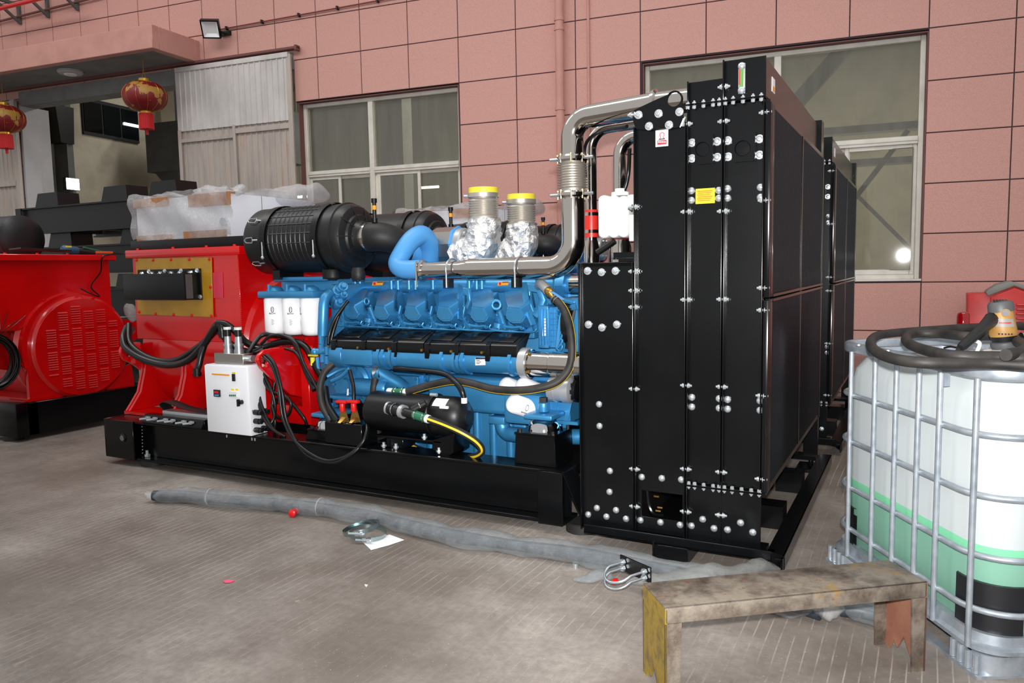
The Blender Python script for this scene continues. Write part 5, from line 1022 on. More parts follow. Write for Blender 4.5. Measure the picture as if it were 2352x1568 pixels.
# ------------------------------------------------------------------ radiator package
XR = -.655
b = B(); b.box(-1.64, -1.335, 3.95, 6.1, .13, 1.55); b.box(-1.335, -1.06, 3.95, 6.1, .44, 1.55); b.box(-1.335, -1.06, 4.9, 6.1, .13, .44); b.box(-1.33, -1.06, 3.95, 6.1, 1.55, 2.25); b.box(-1.055, -.70, 3.95, 6.1, .43, 2.30)
rad = gp('radiator', b, 'black_satin')
def rp_(name, b, mat='black_gloss', **k): return obj(name, b, mat, rad, **k)
def panel(x0, x1, z0, z1, name='side_panel', hole=None, Y=3.90, fl=.032, rims='lr'):
    b = B(); th = .006
    if hole:
        hx0, hx1, hz0, hz1 = hole
        O = [(x0, Y, z0), (x1, Y, z0), (x1, Y, z1), (x0, Y, z1)]; I = [(hx0, Y, hz0), (hx1, Y, hz0), (hx1, Y, hz1), (hx0, Y, hz1)]; b.ringprism(O, I, (0, th, 0))
    else: b.box(x0, x1, Y, Y+th, z0, z1)
    o = rp_(name, b, bevel=.002, seg=1)
    for r_, xa in (('l', x0), ('r', x1-.007)):
        if r_ in rims: b = B(); b.box(xa, xa+.007, Y-fl, Y+.003, z0, z1); rp_('panel_flange', b, bevel=.0028, seg=2)
    return o
# the fan shroud block and main columns
panel(-1.648, -1.338, .10, 1.572)
panel(-1.332, -1.060, .125, 2.262, hole=(PX(1474, 1190, 3.9).x, PX(1567, 1190, 3.9).x, PX(1520, 1191, 3.9).z, PX(1520, 1131, 3.9).z))
panel(-1.054, -.878, .425, 2.330); panel(-.872, -.682, .425, 2.330)
panel(-1.054, -.878, .12, .408, 'lower_plate', rims='l'); panel(-.8785, -.682, .12, .408, 'lower_plate', rims='')
panel(-1.054, -.884, 2.345, 2.455, 'upper_plate', rims='l'); panel(-.880, -.682, 2.345, 2.535, 'tank_end', rims='l')
for z in (2.334, .412):
    b = B(); b.box(-1.056, -.678, 3.862, 3.92, z, z+.004); b.box(-1.056, -.678, 3.862, 3.92, z+.006, z+.010); rp_('seam_flange', b, bevel=.0015, seg=1)
b = B(); b.box(-.876, -.683, 3.906, 6.12, 2.345, 2.53); rp_('top_tank', b, bevel=.004, seg=1)
b = B(); b.box(-1.054, -.876, 3.91, 6.12, 2.34, 2.45); rp_('top_tank', b, bevel=.004, seg=1)
b = B(); b.box(-1.64, -1.34, 3.9, 6.1, 1.55, 1.575); b.box(-1.5, -1.34, 4.1, 4.5, 1.575, 1.60); rp_('shroud_top', b, bevel=.003, seg=1)
b = B(); z_ = PX(1405, 592, 4.2).z; b.box(-1.56, -1.345, 4.18, 4.2, 1.6, z_+.03); [b.box(-1.55+.018*k, -1.545+.018*k, 4.15, 4.18, 1.6, z_-.01) for k in range(11)]; rp_('guard_comb', b)
b = B(); b.box(-1.337, -1.32, 3.93, 6.1, 1.56, 2.26); rp_('shroud_side', b)
# corner post and grille
for z0, z1 in ((1.388, 2.315), (.42, 1.376)):
    b = B(); b.box(-.678, -.652, 3.872, 3.90, z0, z1); b.box(-.66, XR+.002, 3.90, 3.985, z0, z1); rp_('corner_post', b, bevel=.004)
b = B(); b.box(-.70, -.66, 3.9, 6.13, .40, .43); b.box(-.70, -.66, 3.9, 6.13, 2.305, 2.33); b.box(-.70, -.656, 6.09, 6.14, .40, 2.31); rp_('core_frame', b)
for zz in (1.362, 1.386):
    b = B(); b.box(-.69, XR+.006, 3.985, 6.13, zz, zz+.018); rp_('core_bar', b, bevel=.003, seg=1)
b = B(); b.box(-.69, XR, 5.0, 5.03, .43, 2.31); rp_('core_post', b)
for z0, z1 in ((1.405, 2.305), (.43, 1.36)):
    b = B(); b.box(-.70, -.685, 3.985, 6.09, z0, z1); rp_('core', b, 'radiator_core')
    for ya, yb in ((3.99, 5.0), (5.03, 6.09)):
        b = B(); n = 62
        for k in range(n): y = ya+(yb-ya)*(k+.5)/n; b.box(-.686, -.672, y-.0022, y+.0022, z0, z1)
        rp_('core_fins', b, 'black_satin', kind='stuff')
        b = B()
        for k in range(9): z = z0+(z1-z0)*(k+.5)/9; b.cyl((-.665, ya, z), (-.665, yb, z), .002, n=5)
        rp_('guard_cross_wires', b, 'cross_wire', kind='stuff')
        b = B(); n = 44
        for k in range(n): y = ya+(yb-ya)*(k+.5)/n; b.cyl((-.661, y, z0), (-.661, y, z1), .0024, n=6)
        rp_('guard_wires', b, 'guard_wire', kind='stuff')
b = B(); b.box(-.885, -.66, 5.98, 6.12, 2.33, 2.56); rp_('far_post', b)
# bottom structure
b = B(); b.box(-1.62, -.62, 3.845, 3.86, .085, .137); b.box(-1.62, -.62, 3.845, 3.99, .085, .1); ba = rp_('base_angle', b, bevel=.004, seg=1)
b = B(); b.box(-.66, -.57, 3.86, 6.2, .085, .1); b.box(-.578, -.568, 3.86, 6.2, .03, .1); b.prism([(-.62, 3.845, .137), (-.62, 3.845, .085), (-.57, 3.9, .03), (-.57, 3.9, .1)], (.006, .004, 0)); rp_('base_channel', b, 'black_gloss', bevel=.003, seg=1)
b = B(); b.box(-1.64, -.66, 3.90, 4.02, .1, .118); b.box(-1.64, -.66, 6.0, 6.14, .09, .118); b.box(-1.64, -1.0, 3.95, 6.1, .12, .135); b.box(-.85, -.68, 4.6, 4.75, .0, .135); b.box(-.85, -.68, 5.4, 5.55, .0, .135); rp_('base_plate', b)
b = B(); p, q = PX(1501, 1238, 3.84), PX(1580, 1256, 3.84); b.box(p.x, q.x, 3.84, 4.1, .0, .086); b.box(p.x-.004, p.x+.004, 3.83, 3.86, 0, .1); rp_('foot_channel', b, bevel=.003, seg=1)
b = B(); b.box(-.76, -.66, 6.08, 6.14, .1, .42); b.cyl((-.70, 6.05, .1), (-.70, 6.05, .03), .02, n=10); b.box(-.8, -.6, 5.97, 6.2, 0, .03); rp_('far_leg', b, bevel=.003, seg=1)
# pipe seen through the cut-out
b = B(); p = PX(1490, 1150, 4.0); b.tube(cr([p+V((-.01, .0, .06)), p+V((.0, 0, -.02)), p+V((.03, .0, -.07)), p+V((.06, .05, -.09))], 5), .012, 8); rp_('drain_bracket', b, 'black_gloss'); [rp_('drain_bolt', B().cyl(p+V(o), p+V(o)+V((.028, 0, 0)), .006, n=6), 'brass') for o in ((.03, 0, .03), (.04, 0, -.05), (.05, 0, -.03))]
# lifting plate
pts = [(1456, 262), (1458, 254), (1480, 243), (1510, 229), (1536, 218), (1545, 213), (1553, 212), (1562, 217), (1567, 226), (1570, 245), (1570, 276), (1562, 293), (1540, 296), (1510, 298), (1480, 299), (1462, 296), (1456, 280)]
c = PX(1550, 229, 3.892); O = [PX(x, y, 3.892) for x, y in pts]; rI = .037
I = []
for o in O: d = (o-c); d.y = 0; d.normalize(); I.append(c+d*rI)
b = B(); b.ringprism(O, I, (0, -.012, 0)); rp_('lifting_plate', b, bevel=.002, seg=1)
b = B(); n = 24; b.ringprism([c+V((math.cos(6.2832*k/n), 0, math.sin(6.2832*k/n)))*(rI+.006) for k in range(n)], [c+V((math.cos(6.2832*k/n), 0, math.sin(6.2832*k/n)))*(rI-.002) for k in range(n)], (0, -.0125, 0)); rp_('eye_rim', b)
# pocket plates with round recess
for (x0, y0, x1, y1, cx_, cy_, r) in ((1597, 313, 1640, 375, 1614, 343, .036), (1682, 308, 1736, 369, 1706, 341, .038)):
    p, q = PX(x0, y0, 3.893), PX(x1, y1, 3.893); c = PX(cx_, cy_, 3.893); b = B(); n = 24
    C4 = []
    for k in range(n):
        a = 6.2832*k/n; d = V((math.cos(a), 0, math.sin(a))); s_ = min(((q.x-c.x) if d.x > 0 else (p.x-c.x))/d.x if abs(d.x) > 1e-6 else 9, ((p.z-c.z) if d.z > 0 else (q.z-c.z))/d.z if abs(d.z) > 1e-6 else 9); C4.append(c+d*s_)
    b.ringprism(C4, [c+V((math.cos(6.2832*k/n), 0, math.sin(6.2832*k/n)))*r for k in range(n)], (0, -.008, 0)); rp_('pocket_plate', b, angle=20)
    b = B(); b.lathe(c+V((0, .004, 0)), (0, -1, 0), [(0, r*.96), (.003, r*.9), (.004, r*.3)], 20); rp_('pocket_cap', b)
    b = B(); b.box(q.x-.006, q.x, 3.868, 3.9, q.z, p.z); rp_('pocket_rib', b)
# bolts
b = B(); b.lathe((0, 0, 0), (0, -1, 0), [(0, .0215), (.004, .0215), (.006, .02)], 16); b.lathe((0, -.006, 0), (0, -1, 0), [(0, .0145), (.01, .0145), (.013, .011), (.014, .005)], 6); BM = b.mesh('bolt', angle=30)
b = B(); b.lathe((0, 0, 0), (0, -1, 0), [(0, .0185), (.004, .0185), (.008, .015), (.012, .010), (.014, .003)], 14); BR = b.mesh('bolt', angle=50)
def fbolts(L, mesh, Y=3.898):
    for x, y in L: obj('bolt', mesh, 'bolt_zinc', rad, loc=PX(x, y, Y))
fbolts([(1350, 622), (1382, 625), (1414, 622), (1352, 745), (1383, 752), (1417, 745)], BM)
fbolts([(1376, 928), (1377, 978), (1401, 1081), (1400, 1129), (1371, 1166), (1415, 1171), (1351, 1181), (1393, 1186), (1438, 1191), (1474, 1095), (1520, 1098), (1565, 1101), (1471, 1194), (1517, 1199), (1562, 1205), (1589, 912), (1589, 934), (1652, 915), (1671, 917), (1652, 937), (1671, 939), (1746, 920), (1746, 942), (1588, 1207), (1614, 1192), (1640, 1213), (1671, 1216), (1701, 1200), (1729, 1222), (1588, 438), (1588, 460), (1651, 437), (1651, 455), (1671, 433), (1671, 455), (1747, 430), (1747, 453)], BR)
fbolts([(1467, 264), (1513, 261), (1561, 257), (1491, 290), (1537, 287)], BM, 3.881)
fbolts([(1590, 328), (1590, 364), (1648, 325), (1648, 361), (1672, 323), (1673, 360), (1745, 319), (1745, 356)], BM)
b = B(); b.cyl((-.03, 0, 0), (.03, 0, 0), .006, n=6); b.cyl((-.02, 0, 0), (-.009, 0, 0), .0115, n=6); b.cyl((.009, 0, 0), (.02, 0, 0), .0115, n=6); b.cyl((.0075, 0, 0), (.0105, 0, 0), .0155, n=12); b.cyl((-.0105, 0, 0), (-.0075, 0, 0), .0155, n=12); FB = b.mesh('flange_bolt')
for sx, L in ((-1.335, (263, 475, 623, 667, 705, 893, 1077, 1163)), (-1.057, (285, 486, 688, 885, 1077, 1175)), (-.875, (200, 279, 485, 687, 888, 1084, 1183)), (-.680, (258, 460, 661, 712, 909, 1101))):
    px = {-1.335: 1459, -1.057: 1577, -.875: 1657, -.680: 1756}[sx]
    for y in L: p = PX(px, y, 3.882); obj('flange_bolt', FB, 'bolt_zinc', rad, loc=(sx, 3.882, p.z))
b = B(); b.cyl((0, 0, -.02), (0, 0, .02), .005, n=6); b.cyl((0, 0, -.018), (0, 0, -.004), .010, n=6); b.cyl((0, 0, .006), (0, 0, .013), .010, n=6); b.cyl((0, 0, -.005), (0, 0, -.003), .013, n=10); SB = b.mesh('seam_bolt')
for z, L in ((2.339, (1580, 1594.6, 1616, 1638, 1652, 1666, 1684, 1706.6, 1729.6, 1748.5)), (.417, (1582, 1595.6, 1616.4, 1638, 1651.5, 1664, 1681.7, 1703.6, 1725.7, 1744))):
    for x in L: p = PX(x, 245 if z > 1 else 1120, 3.876); obj('seam_bolt', SB, 'bolt_zinc', rad, loc=(p.x, 3.876, z), rot=(0, 0, 0) if z > 1 else (math.pi, 0, 0))
# sight gauge on the tank end
p, q = PX(1697, 147, 3.893), PX(1712, 215, 3.893); b = B(); b.box(p.x, q.x, 3.88, 3.9, q.z, p.z); rp_('sight_gauge', b, 'cast_alu', bevel=.003)
b = B(); b.box(p.x+.006, q.x-.006, 3.876, 3.881, q.z+.03, p.z-.03); rp_('gauge_glass', b, 'clear_gauge'); b = B(); b.box(p.x+.004, p.x+.011, 3.8755, 3.8775, q.z+.04, p.z-.03); rp_('gauge_scale', b, 'ink_red')
for z in (p.z-.015, q.z+.015): obj('bolt', BR, 'bolt_zinc', rad, loc=((p.x+q.x)/2, 3.882, z))
# stickers
def sticker(x0, y0, x1, y1, mat, Y, name='sticker', th=.002): p, q = PX(x0, y0, Y), PX(x1, y1, Y); b = B(); b.box(p.x, q.x, Y-th, Y, q.z, p.z); return rp_(name, b, mat)
sticker(1506, 300, 1535, 335, 'sticker_white', 3.897); sticker(1510, 323, 1531, 331, 'ink_red', 3.895, 'sticker_print', .001)
for k in range(4): sticker(1512+4.6*k, 324.5, 1515+4.6*k, 327.5, 'sticker_white', 3.894, 'sticker_print', .0008)
c = PX(1520.5, 311.5, 3.895); b = B(); pts = [c+V((.0115*math.cos(t), 0, .0115*math.sin(t)+.004)) for t in [math.radians(-60+300*k/14) for k in range(15)]]; b.tube([c+V((.012, 0, -.017))]+pts+[c+V((-.012, 0, -.017))], .0025, 5); rp_('shackle_symbol', b, 'ink_red'); b = B(); b.cyl(c+V((-.016, 0, -.017)), c+V((.016, 0, -.017)), .003, n=6); rp_('shackle_pin', b, 'ink')
sticker(1598, 434, 1642, 466, 'yellow_label', 3.897)
for k in range(6): sticker(1601+(k % 2)*2, 438+4.3*k, 1637-(k % 3)*3, 439.3+4.3*k, 'yellow_sheet', 3.895, 'sticker_print', .0008)
p, q = PXx(1773, 196, -.6825), PXx(1779, 226, -.6825); b = B(); b.box(-.6828, -.681, p.y, q.y, 2.40, 2.47); rp_('sticker', b, 'sticker_white'); b = B(); b.box(-.6815, -.6805, p.y+.01, q.y-.01, 2.405, 2.43); rp_('sticker_print', b, 'orange_label')
b = B(); b.cyl(PX(1565, 290, 3.87), PX(1574, 268, 3.87), .004, n=6); b.cyl(PX(1562, 292, 3.87), PX(1570, 272, 3.865), .003, n=6); rp_('cotter_pin', b, 'zinc')
# ------------------------------------------------------------------ second set behind, copied from the first
G2D = V((0.03, 2.74, 0))
G2 = thing('generator_set', 'rear diesel generator set half hidden behind the front one, black radiator at its right', 'generator', G.location+G2D, world=False)
SKIP = {'rocker_cover', 'cover_flange', 'cylinder_head', 'stud', 'head_bolt', 'injection_line', 'injector_cap', 'raised_panel', 'cover_tab', 'cover_screw', 'wiring_cover', 'cover_end', 'connector', 'harness_lead', 'cooling_fin', 'printed_emblem', 'printed_lettering', 'printed_text', 'label_print', 'data_label', 'union_nut', 'wing_nut', 'rivet', 'screw', 'body_rib', 'dome_rib', 'pan_rib', 'weld_seam', 'sticker_print', 'clamp_bolt', 'vent_slots', 'cable', 'cable_gland', 'meter_button', 'breaker_toggle', 'warning_triangle', 'warning_mark', 'lug_root', 'polished_pipe', 'pipe_bellows', 'pipe_clamp', 'red_coupling', 'coolant_hose', 'exhaust_bellows', 'foil_wrap', 'yellow_cover', 'exhaust_stub', 'expansion_bottle', 'water_heater', 'heater_bracket', 'control_cabinet', 'terminal_tray', 'switch_box', 'engine_mount', 'plug', 'cable_end', 'u_bolt', 'u_bolt_block', 'clamp_screw', 'pipe_flange', 'hose_clamp_'}
for ch in [o for o in COL.objects if o.parent == G]:
    if ch.name.split('.')[0] in SKIP: continue
    c = ch.copy(); COL.objects.link(c); c.parent = G2
    for g in [o for o in COL.objects if o.parent == ch]:
        if g.name.split('.')[0] in SKIP: continue
        d = g.copy(); COL.objects.link(d); d.parent = c
# ================================================================== wrapped cabinets on the alternators
def crumple(b, amp, seed=1, f=1.):
    r = random.Random(seed); ph = [r.uniform(0, 6) for _ in range(9)]; out = []
    for v in b.v:
        v = V(v); o = V()
        for k, fr in enumerate((9, 17, 31)):
            fr *= f; a = amp/(1+k*.8)
            o += V((math.sin(v.y*fr+v.z*fr*1.3+ph[3*k]), math.sin(v.x*fr+v.z*fr*.7+ph[3*k+1]), math.sin(v.x*fr*1.1+v.y*fr*.9+ph[3*k+2])))*a
        out.append(tuple(v+o))
    b.v = out; return b
def grid(fn, nu, nv):
    vs = [fn(i/nu, j/nv) for i in range(nu+1) for j in range(nv+1)]
    return B().add(vs, [(i*(nv+1)+j, (i+1)*(nv+1)+j, (i+1)*(nv+1)+j+1, i*(nv+1)+j+1) for i in range(nu) for j in range(nv)])
def wrapped_cabinet(dx, dy, label):
    x0, x1, y0, y1, z0, z1 = -6.10, -4.95, 4.50, 5.5, 1.852, 2.20
    t = thing('wrapped_cabinet', label, 'cabinet', (x0+dx, y0+dy, z0), group='plastic wrapped cabinets on the alternators')
    W_, D_, H_ = x1-x0, y1-y0, z1-z0
    b = B(); b.box(0, W_, 0, D_, 0, H_); obj('cabinet_body', b, 'cabinet_white', t, bevel=.006)
    b = B(); b.box(W_, W_+.004, .34, .344, .0, H_); obj('door_seam', b, 'pump_label', t)
    for a, c, e, g in ((-.02, .43, .285, .36), (.68, 1.165, .255, .36), (.0, .46, -.005, .045), (.6, 1.1, -.002, .06)):
        b = B(); b.box(a, c, -.014, 0, e, g); b.box(a, c, 0, .05, max(e, g-.014), g) if g > .2 else None; obj('cardboard_strip', b, 'cardboard', t)
    b = crumple(grid(lambda u, v: V((-.03+1.21*u, -.03-.012*math.sin(v*9+u*7), .0+.39*v)), 26, 10), .012, 3); obj('plastic_film', b, 'film_wrap', t, angle=180)
    b = crumple(grid(lambda u, v: V((-.03+1.25*u, -.02+.9*v, .375+.05*math.sin(u*3.0)*math.sin(v*3))), 22, 12), .022, 5); obj('plastic_film', b, 'film_wrap', t, angle=180)
    b = crumple(B().sph((W_+.02, .78, H_+.03), .2, .28, .11, 24, 14), .02, 8); obj('film_bunch', b, 'film_wrap', t, angle=180)
    b = crumple(B().sph((W_-.25, .12, H_+.02), .28, .12, .07, 24, 12), .02, 9); obj('film_bunch', b, 'film_wrap', t, angle=180)
    b = B(); b.cyl((W_-.06, -.005, .12), (W_-.06, -.03, .12), .035, n=16); obj('door_lock', b, 'zinc', t)
wrapped_cabinet(0, 0, 'plastic wrapped white cabinet with cardboard strips above the red alternator')
wrapped_cabinet(.85, 2.74, 'plastic wrapped white cabinet peeping out behind the black air cleaners')
# ================================================================== third generator set at the left edge
X3 = -7.54
G3 = thing('generator_set', 'red alternator with a round louvred end at the left edge', 'generator', (-9.2, 4.85, 0), world=True)
b = B()
for y0 in (4.24, 5.5): b.box(-11.5, -7.5, y0, y0+.1, .05, .36)
b.box(-7.62, -7.5, 4.24, 5.6, .05, .36); b.box(-9.5, -9.3, 4.3, 5.5, .1, .3); bs3 = obj('base_frame', b, 'black_gloss', G3, bevel=.006, seg=1)
b = B(); b.box(-7.95, -7.49, 4.12, 4.24, .04, .37); obj('end_block', b, 'black_gloss', bs3, bevel=.01)
for y in (4.2, 5.5): b = B(); b.cyl((-7.7, y, 0), (-7.7, y, .05), .09, n=20); obj('mounting_pad', b, 'pad_rubber', bs3)
c3 = V((X3, 4.82, .84))
b = B(); b.lathe(c3+V((-1.5, 0, 0)), X_, [(0, .5), (1.2, .56), (1.3, .58), (1.36, .6), (1.40, .6), (1.42, .56), (1.46, .55)], 56); a3 = obj('alternator', b, 'red_paint', G3)
b = B(); b.lathe(c3+V((-.06, .04, 0)), X_, [(0, .52), (.05, .52), (.06, .50), (.07, .49)], 56); obj('end_cover', b, 'red_paint', a3, angle=30)
lb = B(); pr = [(0, 0), (.006, -.005), (.010, -.013), (.0, -.017)]; lb.prism([V((x, -.048, z)) for x, z in pr], (0, .096, 0)); lbm = lb.mesh('louver', angle=60)
for ci, yo in enumerate((-.33, -.2, -.067, .067, .2, .33)):
    for blk in range(4):
        for r_ in range(8):
            z = .42-.055*(ci % 2)-blk*.22-r_*.0235
            if (abs(yo)+.05)**2+(abs(z)+.01)**2 < .46**2: obj('louver', lbm, 'red_paint', a3, loc=c3+V((.012, .04+yo, z)))
for k in range(10): q = 6.283*k/10+.2; b = B(); b.cyl(c3+V((-.09, .56*math.cos(q), .56*math.sin(q))), c3+V((-.06, .56*math.cos(q), .56*math.sin(q))), .014, n=6); obj('bolt', b, 'red_paint', a3)
b = B(); b.box(-8.9, -7.62, 4.12, 5.26, 1.05, 1.75); obj('terminal_box', b, 'red_paint', a3, bevel=.006, seg=1)
b = B(); b.box(-8.95, -7.55, 4.08, 5.3, 1.715, 1.775); obj('terminal_box_lid', b, 'red_paint', a3, bevel=.006, seg=1)
for y in (4.2, 4.5, 4.8, 5.1): b = B(); b.cyl((-7.6, y, 1.775), (-7.6, y, 1.79), .015, n=6); obj('screw', b, 'red_paint', a3)
b = B(); b.prism([(X3-.06, 4.3, .36), (X3-.06, 4.62, .36), (X3-.06, 4.72, .42), (X3-.06, 4.5, .7), (X3-.06, 4.3, .7)], (.04, 0, 0)); b.prism([(X3-.06, 5.1, .36), (X3-.06, 5.42, .36), (X3-.06, 5.4, .6), (X3-.06, 5.2, .55)], (.04, 0, 0)); b.box(-8.8, -7.55, 4.28, 4.6, .36, .39); obj('foot_rail', b, 'red_paint', a3)
def circ(c, r, n=10): return [c+V((0, r*math.cos(6.2832*k/n), r*math.sin(6.2832*k/n))) for k in range(n)]
O = [V((-7.75, y, z)) for y, z in ((3.86, .98), (3.84, .9), (3.9, .8), (4.1, .7), (4.4, .62), (4.45, .9), (4.4, 1.05), (4.2, 1.08), (4.0, 1.06), (3.92, 1.04))]
cc = V((-7.75, 3.99, .92)); I = [cc+(o-cc).normalized()*.055 for o in O]; b = B(); b.ringprism(O, I, (.03, 0, 0)); obj('lifting_lug', b, 'red_paint', a3)
O = [V((-7.75, y, z)) for y, z in ((5.3, 1.0), (5.45, 1.08), (5.6, 1.05), (5.66, .95), (5.6, .85), (5.4, .75), (5.3, .7))]; cc = V((-7.75, 5.55, .95)); I = [cc+(o-cc).normalized()*.05 for o in O]; b = B(); b.ringprism(O, I, (.03, 0, 0)); obj('lifting_lug', b, 'red_paint', a3)
b = crumple(B().sph(V((-7.6, 5.47, 1.16)), .07, .08, .1, 16, 10), .012, 4, 2); tag(obj('plastic_bag', b, 'film_wrap', angle=180), 'clear plastic bag tied on the red lug beside the louvred alternator', 'bag')
b = B(); c = PXx(18, 560, -9.0); b.lathe(V((-9.3, 5.0, 1.98)), X_, [(0, .2), (.02, .25), (.6, .25), (.64, .2), (.66, .1)], 40); obj('air_cleaner', b, 'black_plastic', G3)
# coil of black cable on the left lug
rc = random.Random(5); b = B(); cc = V((-7.66, 3.98, .78))
pts = []
for k in range(26*16):
    a = 6.2832*k/26; w1 = math.sin(k*.13)*.03+math.sin(k*.031)*.012; pts.append(cc+V((.05+math.sin(k*.07)*.045, (.235+w1)*math.cos(a), (.25+w1*.7)*math.sin(a)-.0)))
b.tube(pts, .0085, 6); coil = obj('cable_coil', b, 'cable_black', angle=60); tag(coil, 'coil of thin black cable hung on the red lug at the left edge', 'cable')
for k in range(5):
    p = cc+V((.05, .02+.03*k, .24)); b = B(); b.tube(cr([p, p+V((.02, .02+.02*k, .08)), p+V((.0, .03+.05*k, .12+.05*(k % 3)))], 4), .003, 5); obj('cable_tail', b, 'cable_black', coil)
# tool lying on the lid
t = thing('heat_gun', 'blue and black power tool with orange trigger on the red lid at left', 'power tool', PXz(150, 574, 1.80), world=True)
p = PXz(148, 572, 1.83); b = B(); b.lathe(p+V((0, -.03, 0)), V((.1, 1, -.12)), [(0, .03), (.02, .045), (.14, .042), (.16, .035)], 18); obj('tool_body', b, 'blue_tool', t)
b = B(); b.lathe(p+V((.012, .13, -.02)), V((.1, 1, -.12)), [(0, .036), (.1, .034), (.12, .025), (.17, .022)], 18); obj('tool_nose', b, 'black_plastic', t)
b = B(); b.bar(p+V((.03, .3, -.03)), p+V((.03, .5, -.03)), .03, .022); obj('tool_trigger', b, 'orange_tool', t, bevel=.006)
b = B(); b.bar(p+V((.03, .18, .02)), p+V((.03, .42, -.03)), .02, .016); obj('tool_handle', b, 'green_hose', t, bevel=.004)
b = B(); b.obox(p+V((.03, .02, .02)), X_*.012, Y_*.03, Z_*.012); obj('tool_badge', b, 'yellow_label', t)
b = B(); b.tube(cr([p+V((.03, .5, -.03)), p+V((.05, .62, -.04)), V((-7.53, 5.14, 1.76)), V((-7.58, 5.13, 1.6)), V((-7.59, 5.02, 1.45)), V((-7.58, 5.1, 1.35)), V((-7.52, 5.0, 1.36)), V((-7.5, 4.85, 1.43))], 7), .007, 6); obj('tool_cord', b, 'cable_black', t)
q0, q1 = PXz(48, 571, 1.79), PXz(165, 577, 1.79); b = B(); b.prism([q0, q0+V((-.35, .1, 0)), q1+V((-.35, .1, 0)), q1], (0, 0, .012)); tag(obj('rubber_sheet', b, 'black_rubber'), 'thin black rubber sheet lying on the red lid at left', 'sheet')
# ================================================================== stacked skid frames behind
def skid(z, x0, x1, label):
    t = thing('skid_frame', label, 'steel frame', ((x0+x1)/2, 6.8, z), group='black skid frames stacked at the back left', world=True)
    for y in (6.2, 7.3): b = B(); b.box(x0, x1, y+.04, y+.055, z+.02, z+.33); b.box(x0, x1, y, y+.1, z, z+.02); b.box(x0, x1, y, y+.1, z+.33, z+.35); obj('rail', b, 'black_satin', t)
    for k in range(4): x = x0+.1+(x1-x0-.3)*k/3; b = B(); b.box(x, x+.12, 6.3, 7.3, z+.04, z+.31); obj('cross_member', b, 'black_satin', t)
    for f in (.13, .55, .82):
        x = x0+(x1-x0)*f; b = B(); b.prism([(x, 6.22, z+.35), (x+.5, 6.22, z+.35), (x+.46, 6.24, z+.53), (x+.04, 6.24, z+.53)], (0, .3, 0)); obj('mount_block', b, 'black_satin', t)
    b = B(); b.box(x0+.02, x0+.14, 6.19, 6.2, z, z+.35); obj('stiffener', b, 'black_satin', t)
skid(2.13, -10.9, -7.6, 'uppermost black skid frame of the stack behind the left alternator'); skid(1.6, -10.7, -7.2, 'middle black skid frame of the stack behind the left alternator'); skid(1.05, -10.9, -7.3, 'lower black skid frame glimpsed between the two red alternators'); skid(.5, -10.9, -7.3, 'bottom black skid frame glimpsed between the two red alternators')
b = B(); [b.box(x, x+.3, y, y+.2, 0, .5) for x in (-10.5, -7.9) for y in (6.2, 7.2)]
for i, x in enumerate((-10.5, -7.9)):
    b = B(); b.box(x, x+.3, 6.2, 7.4, 0, .5); tag(obj('timber_block', b, 'dim_grey'), ('left' if i == 0 else 'right')+' support block under the stack of black skid frames', 'block')
# ================================================================== intermediate bulk container
ua = math.atan2(-.853, .522); A0 = V((-.372, 4.205, 0)); u = V((.522, -.853, 0)).normalized(); vin = V((.853, .522, 0)).normalized()
ctr = A0+u*.564+vin*.5; IB = thing('liquid_container', 'white caged plastic tank half full of green liquid at the right', 'container', ctr, ua)
def rr(wx, wy, r, z, n=6):
    out = []
    for sx, sy, a0 in ((1, 1, 0), (-1, 1, 90), (-1, -1, 180), (1, -1, 270)):
        for k in range(n+1): a = math.radians(a0+90*k/n); out.append(V((sx*(wx-r)+r*math.cos(a), sy*(wy-r)+r*math.sin(a), z)))
    return out
def loft(loops, cap0=True, cap1=True):
    n = len(loops[0]); b = B(); vs = [p for l in loops for p in l]
    fs = [(i*n+k, i*n+(k+1) % n, (i+1)*n+(k+1) % n, (i+1)*n+k) for i in range(len(loops)-1) for k in range(n)]
    if cap0: fs.append(tuple(range(n-1, -1, -1)))
    if cap1: fs.append(tuple(range((len(loops)-1)*n, len(loops)*n)))
    return b.add(vs, fs)
LV = .475
obj('tank_liquid_part', loft([rr(.545, .445, .13, .14), rr(.565, .465, .14, .16), rr(.567, .467, .14, LV-.05)], True, False), 'tank_liquid', IB, angle=60, label='lower tank wall tinted by green liquid')
obj('tank_liquid_rim', loft([rr(.567, .467, .14, LV-.05), rr(.567, .467, .14, LV)], False, False), 'tank_liquid_top', IB, angle=60, label='brighter green band at the liquid level')
obj('tank_shell', loft([rr(.567, .467, .14, LV), rr(.567, .467, .14, .98), rr(.56, .46, .15, 1.03), rr(.53, .43, .17, 1.085), rr(.47, .37, .17, 1.11), rr(.2, .2, .12, 1.12)], False, True), 'tank_plastic', IB, angle=60, label='white translucent upper tank')
b = B(); b.lathe((0, 0, 1.118), Z_, [(0, .11), (.03, .11), (.035, .09), (.036, .02)], 28); obj('filler_cap', b, 'white_plastic', IB)
for z in (.905, .675, .445, .235): obj('cage_ring', B().tube(rr(.598, .498, .17, z, 8), .0125, 10, True), 'galvanised', IB, angle=60)
lo, li = rr(.606, .506, .17, 1.11, 8), rr(.575, .475, .15, 1.11, 8)
obj('cage_rim', B().ringprism(lo, li, (0, 0, .05)), 'galvanised', IB, bevel=.01, angle=50)
Ri = Matrix.Rotation(-ua, 3, 'Z')
def side_u(x, y):       # position along the visible long side of a pixel
    d = _ray(x, y); p0 = ctr-vin*.513; tpar = (p0-CAM).dot(vin)/d.dot(vin); return (Ri @ (CAM+d*tpar-ctr)).x
us = [side_u(x, y) for x, y in ((1953, 950), (2008, 950), (2057, 950), (2109, 950), (2158, 950), (2243, 950))]
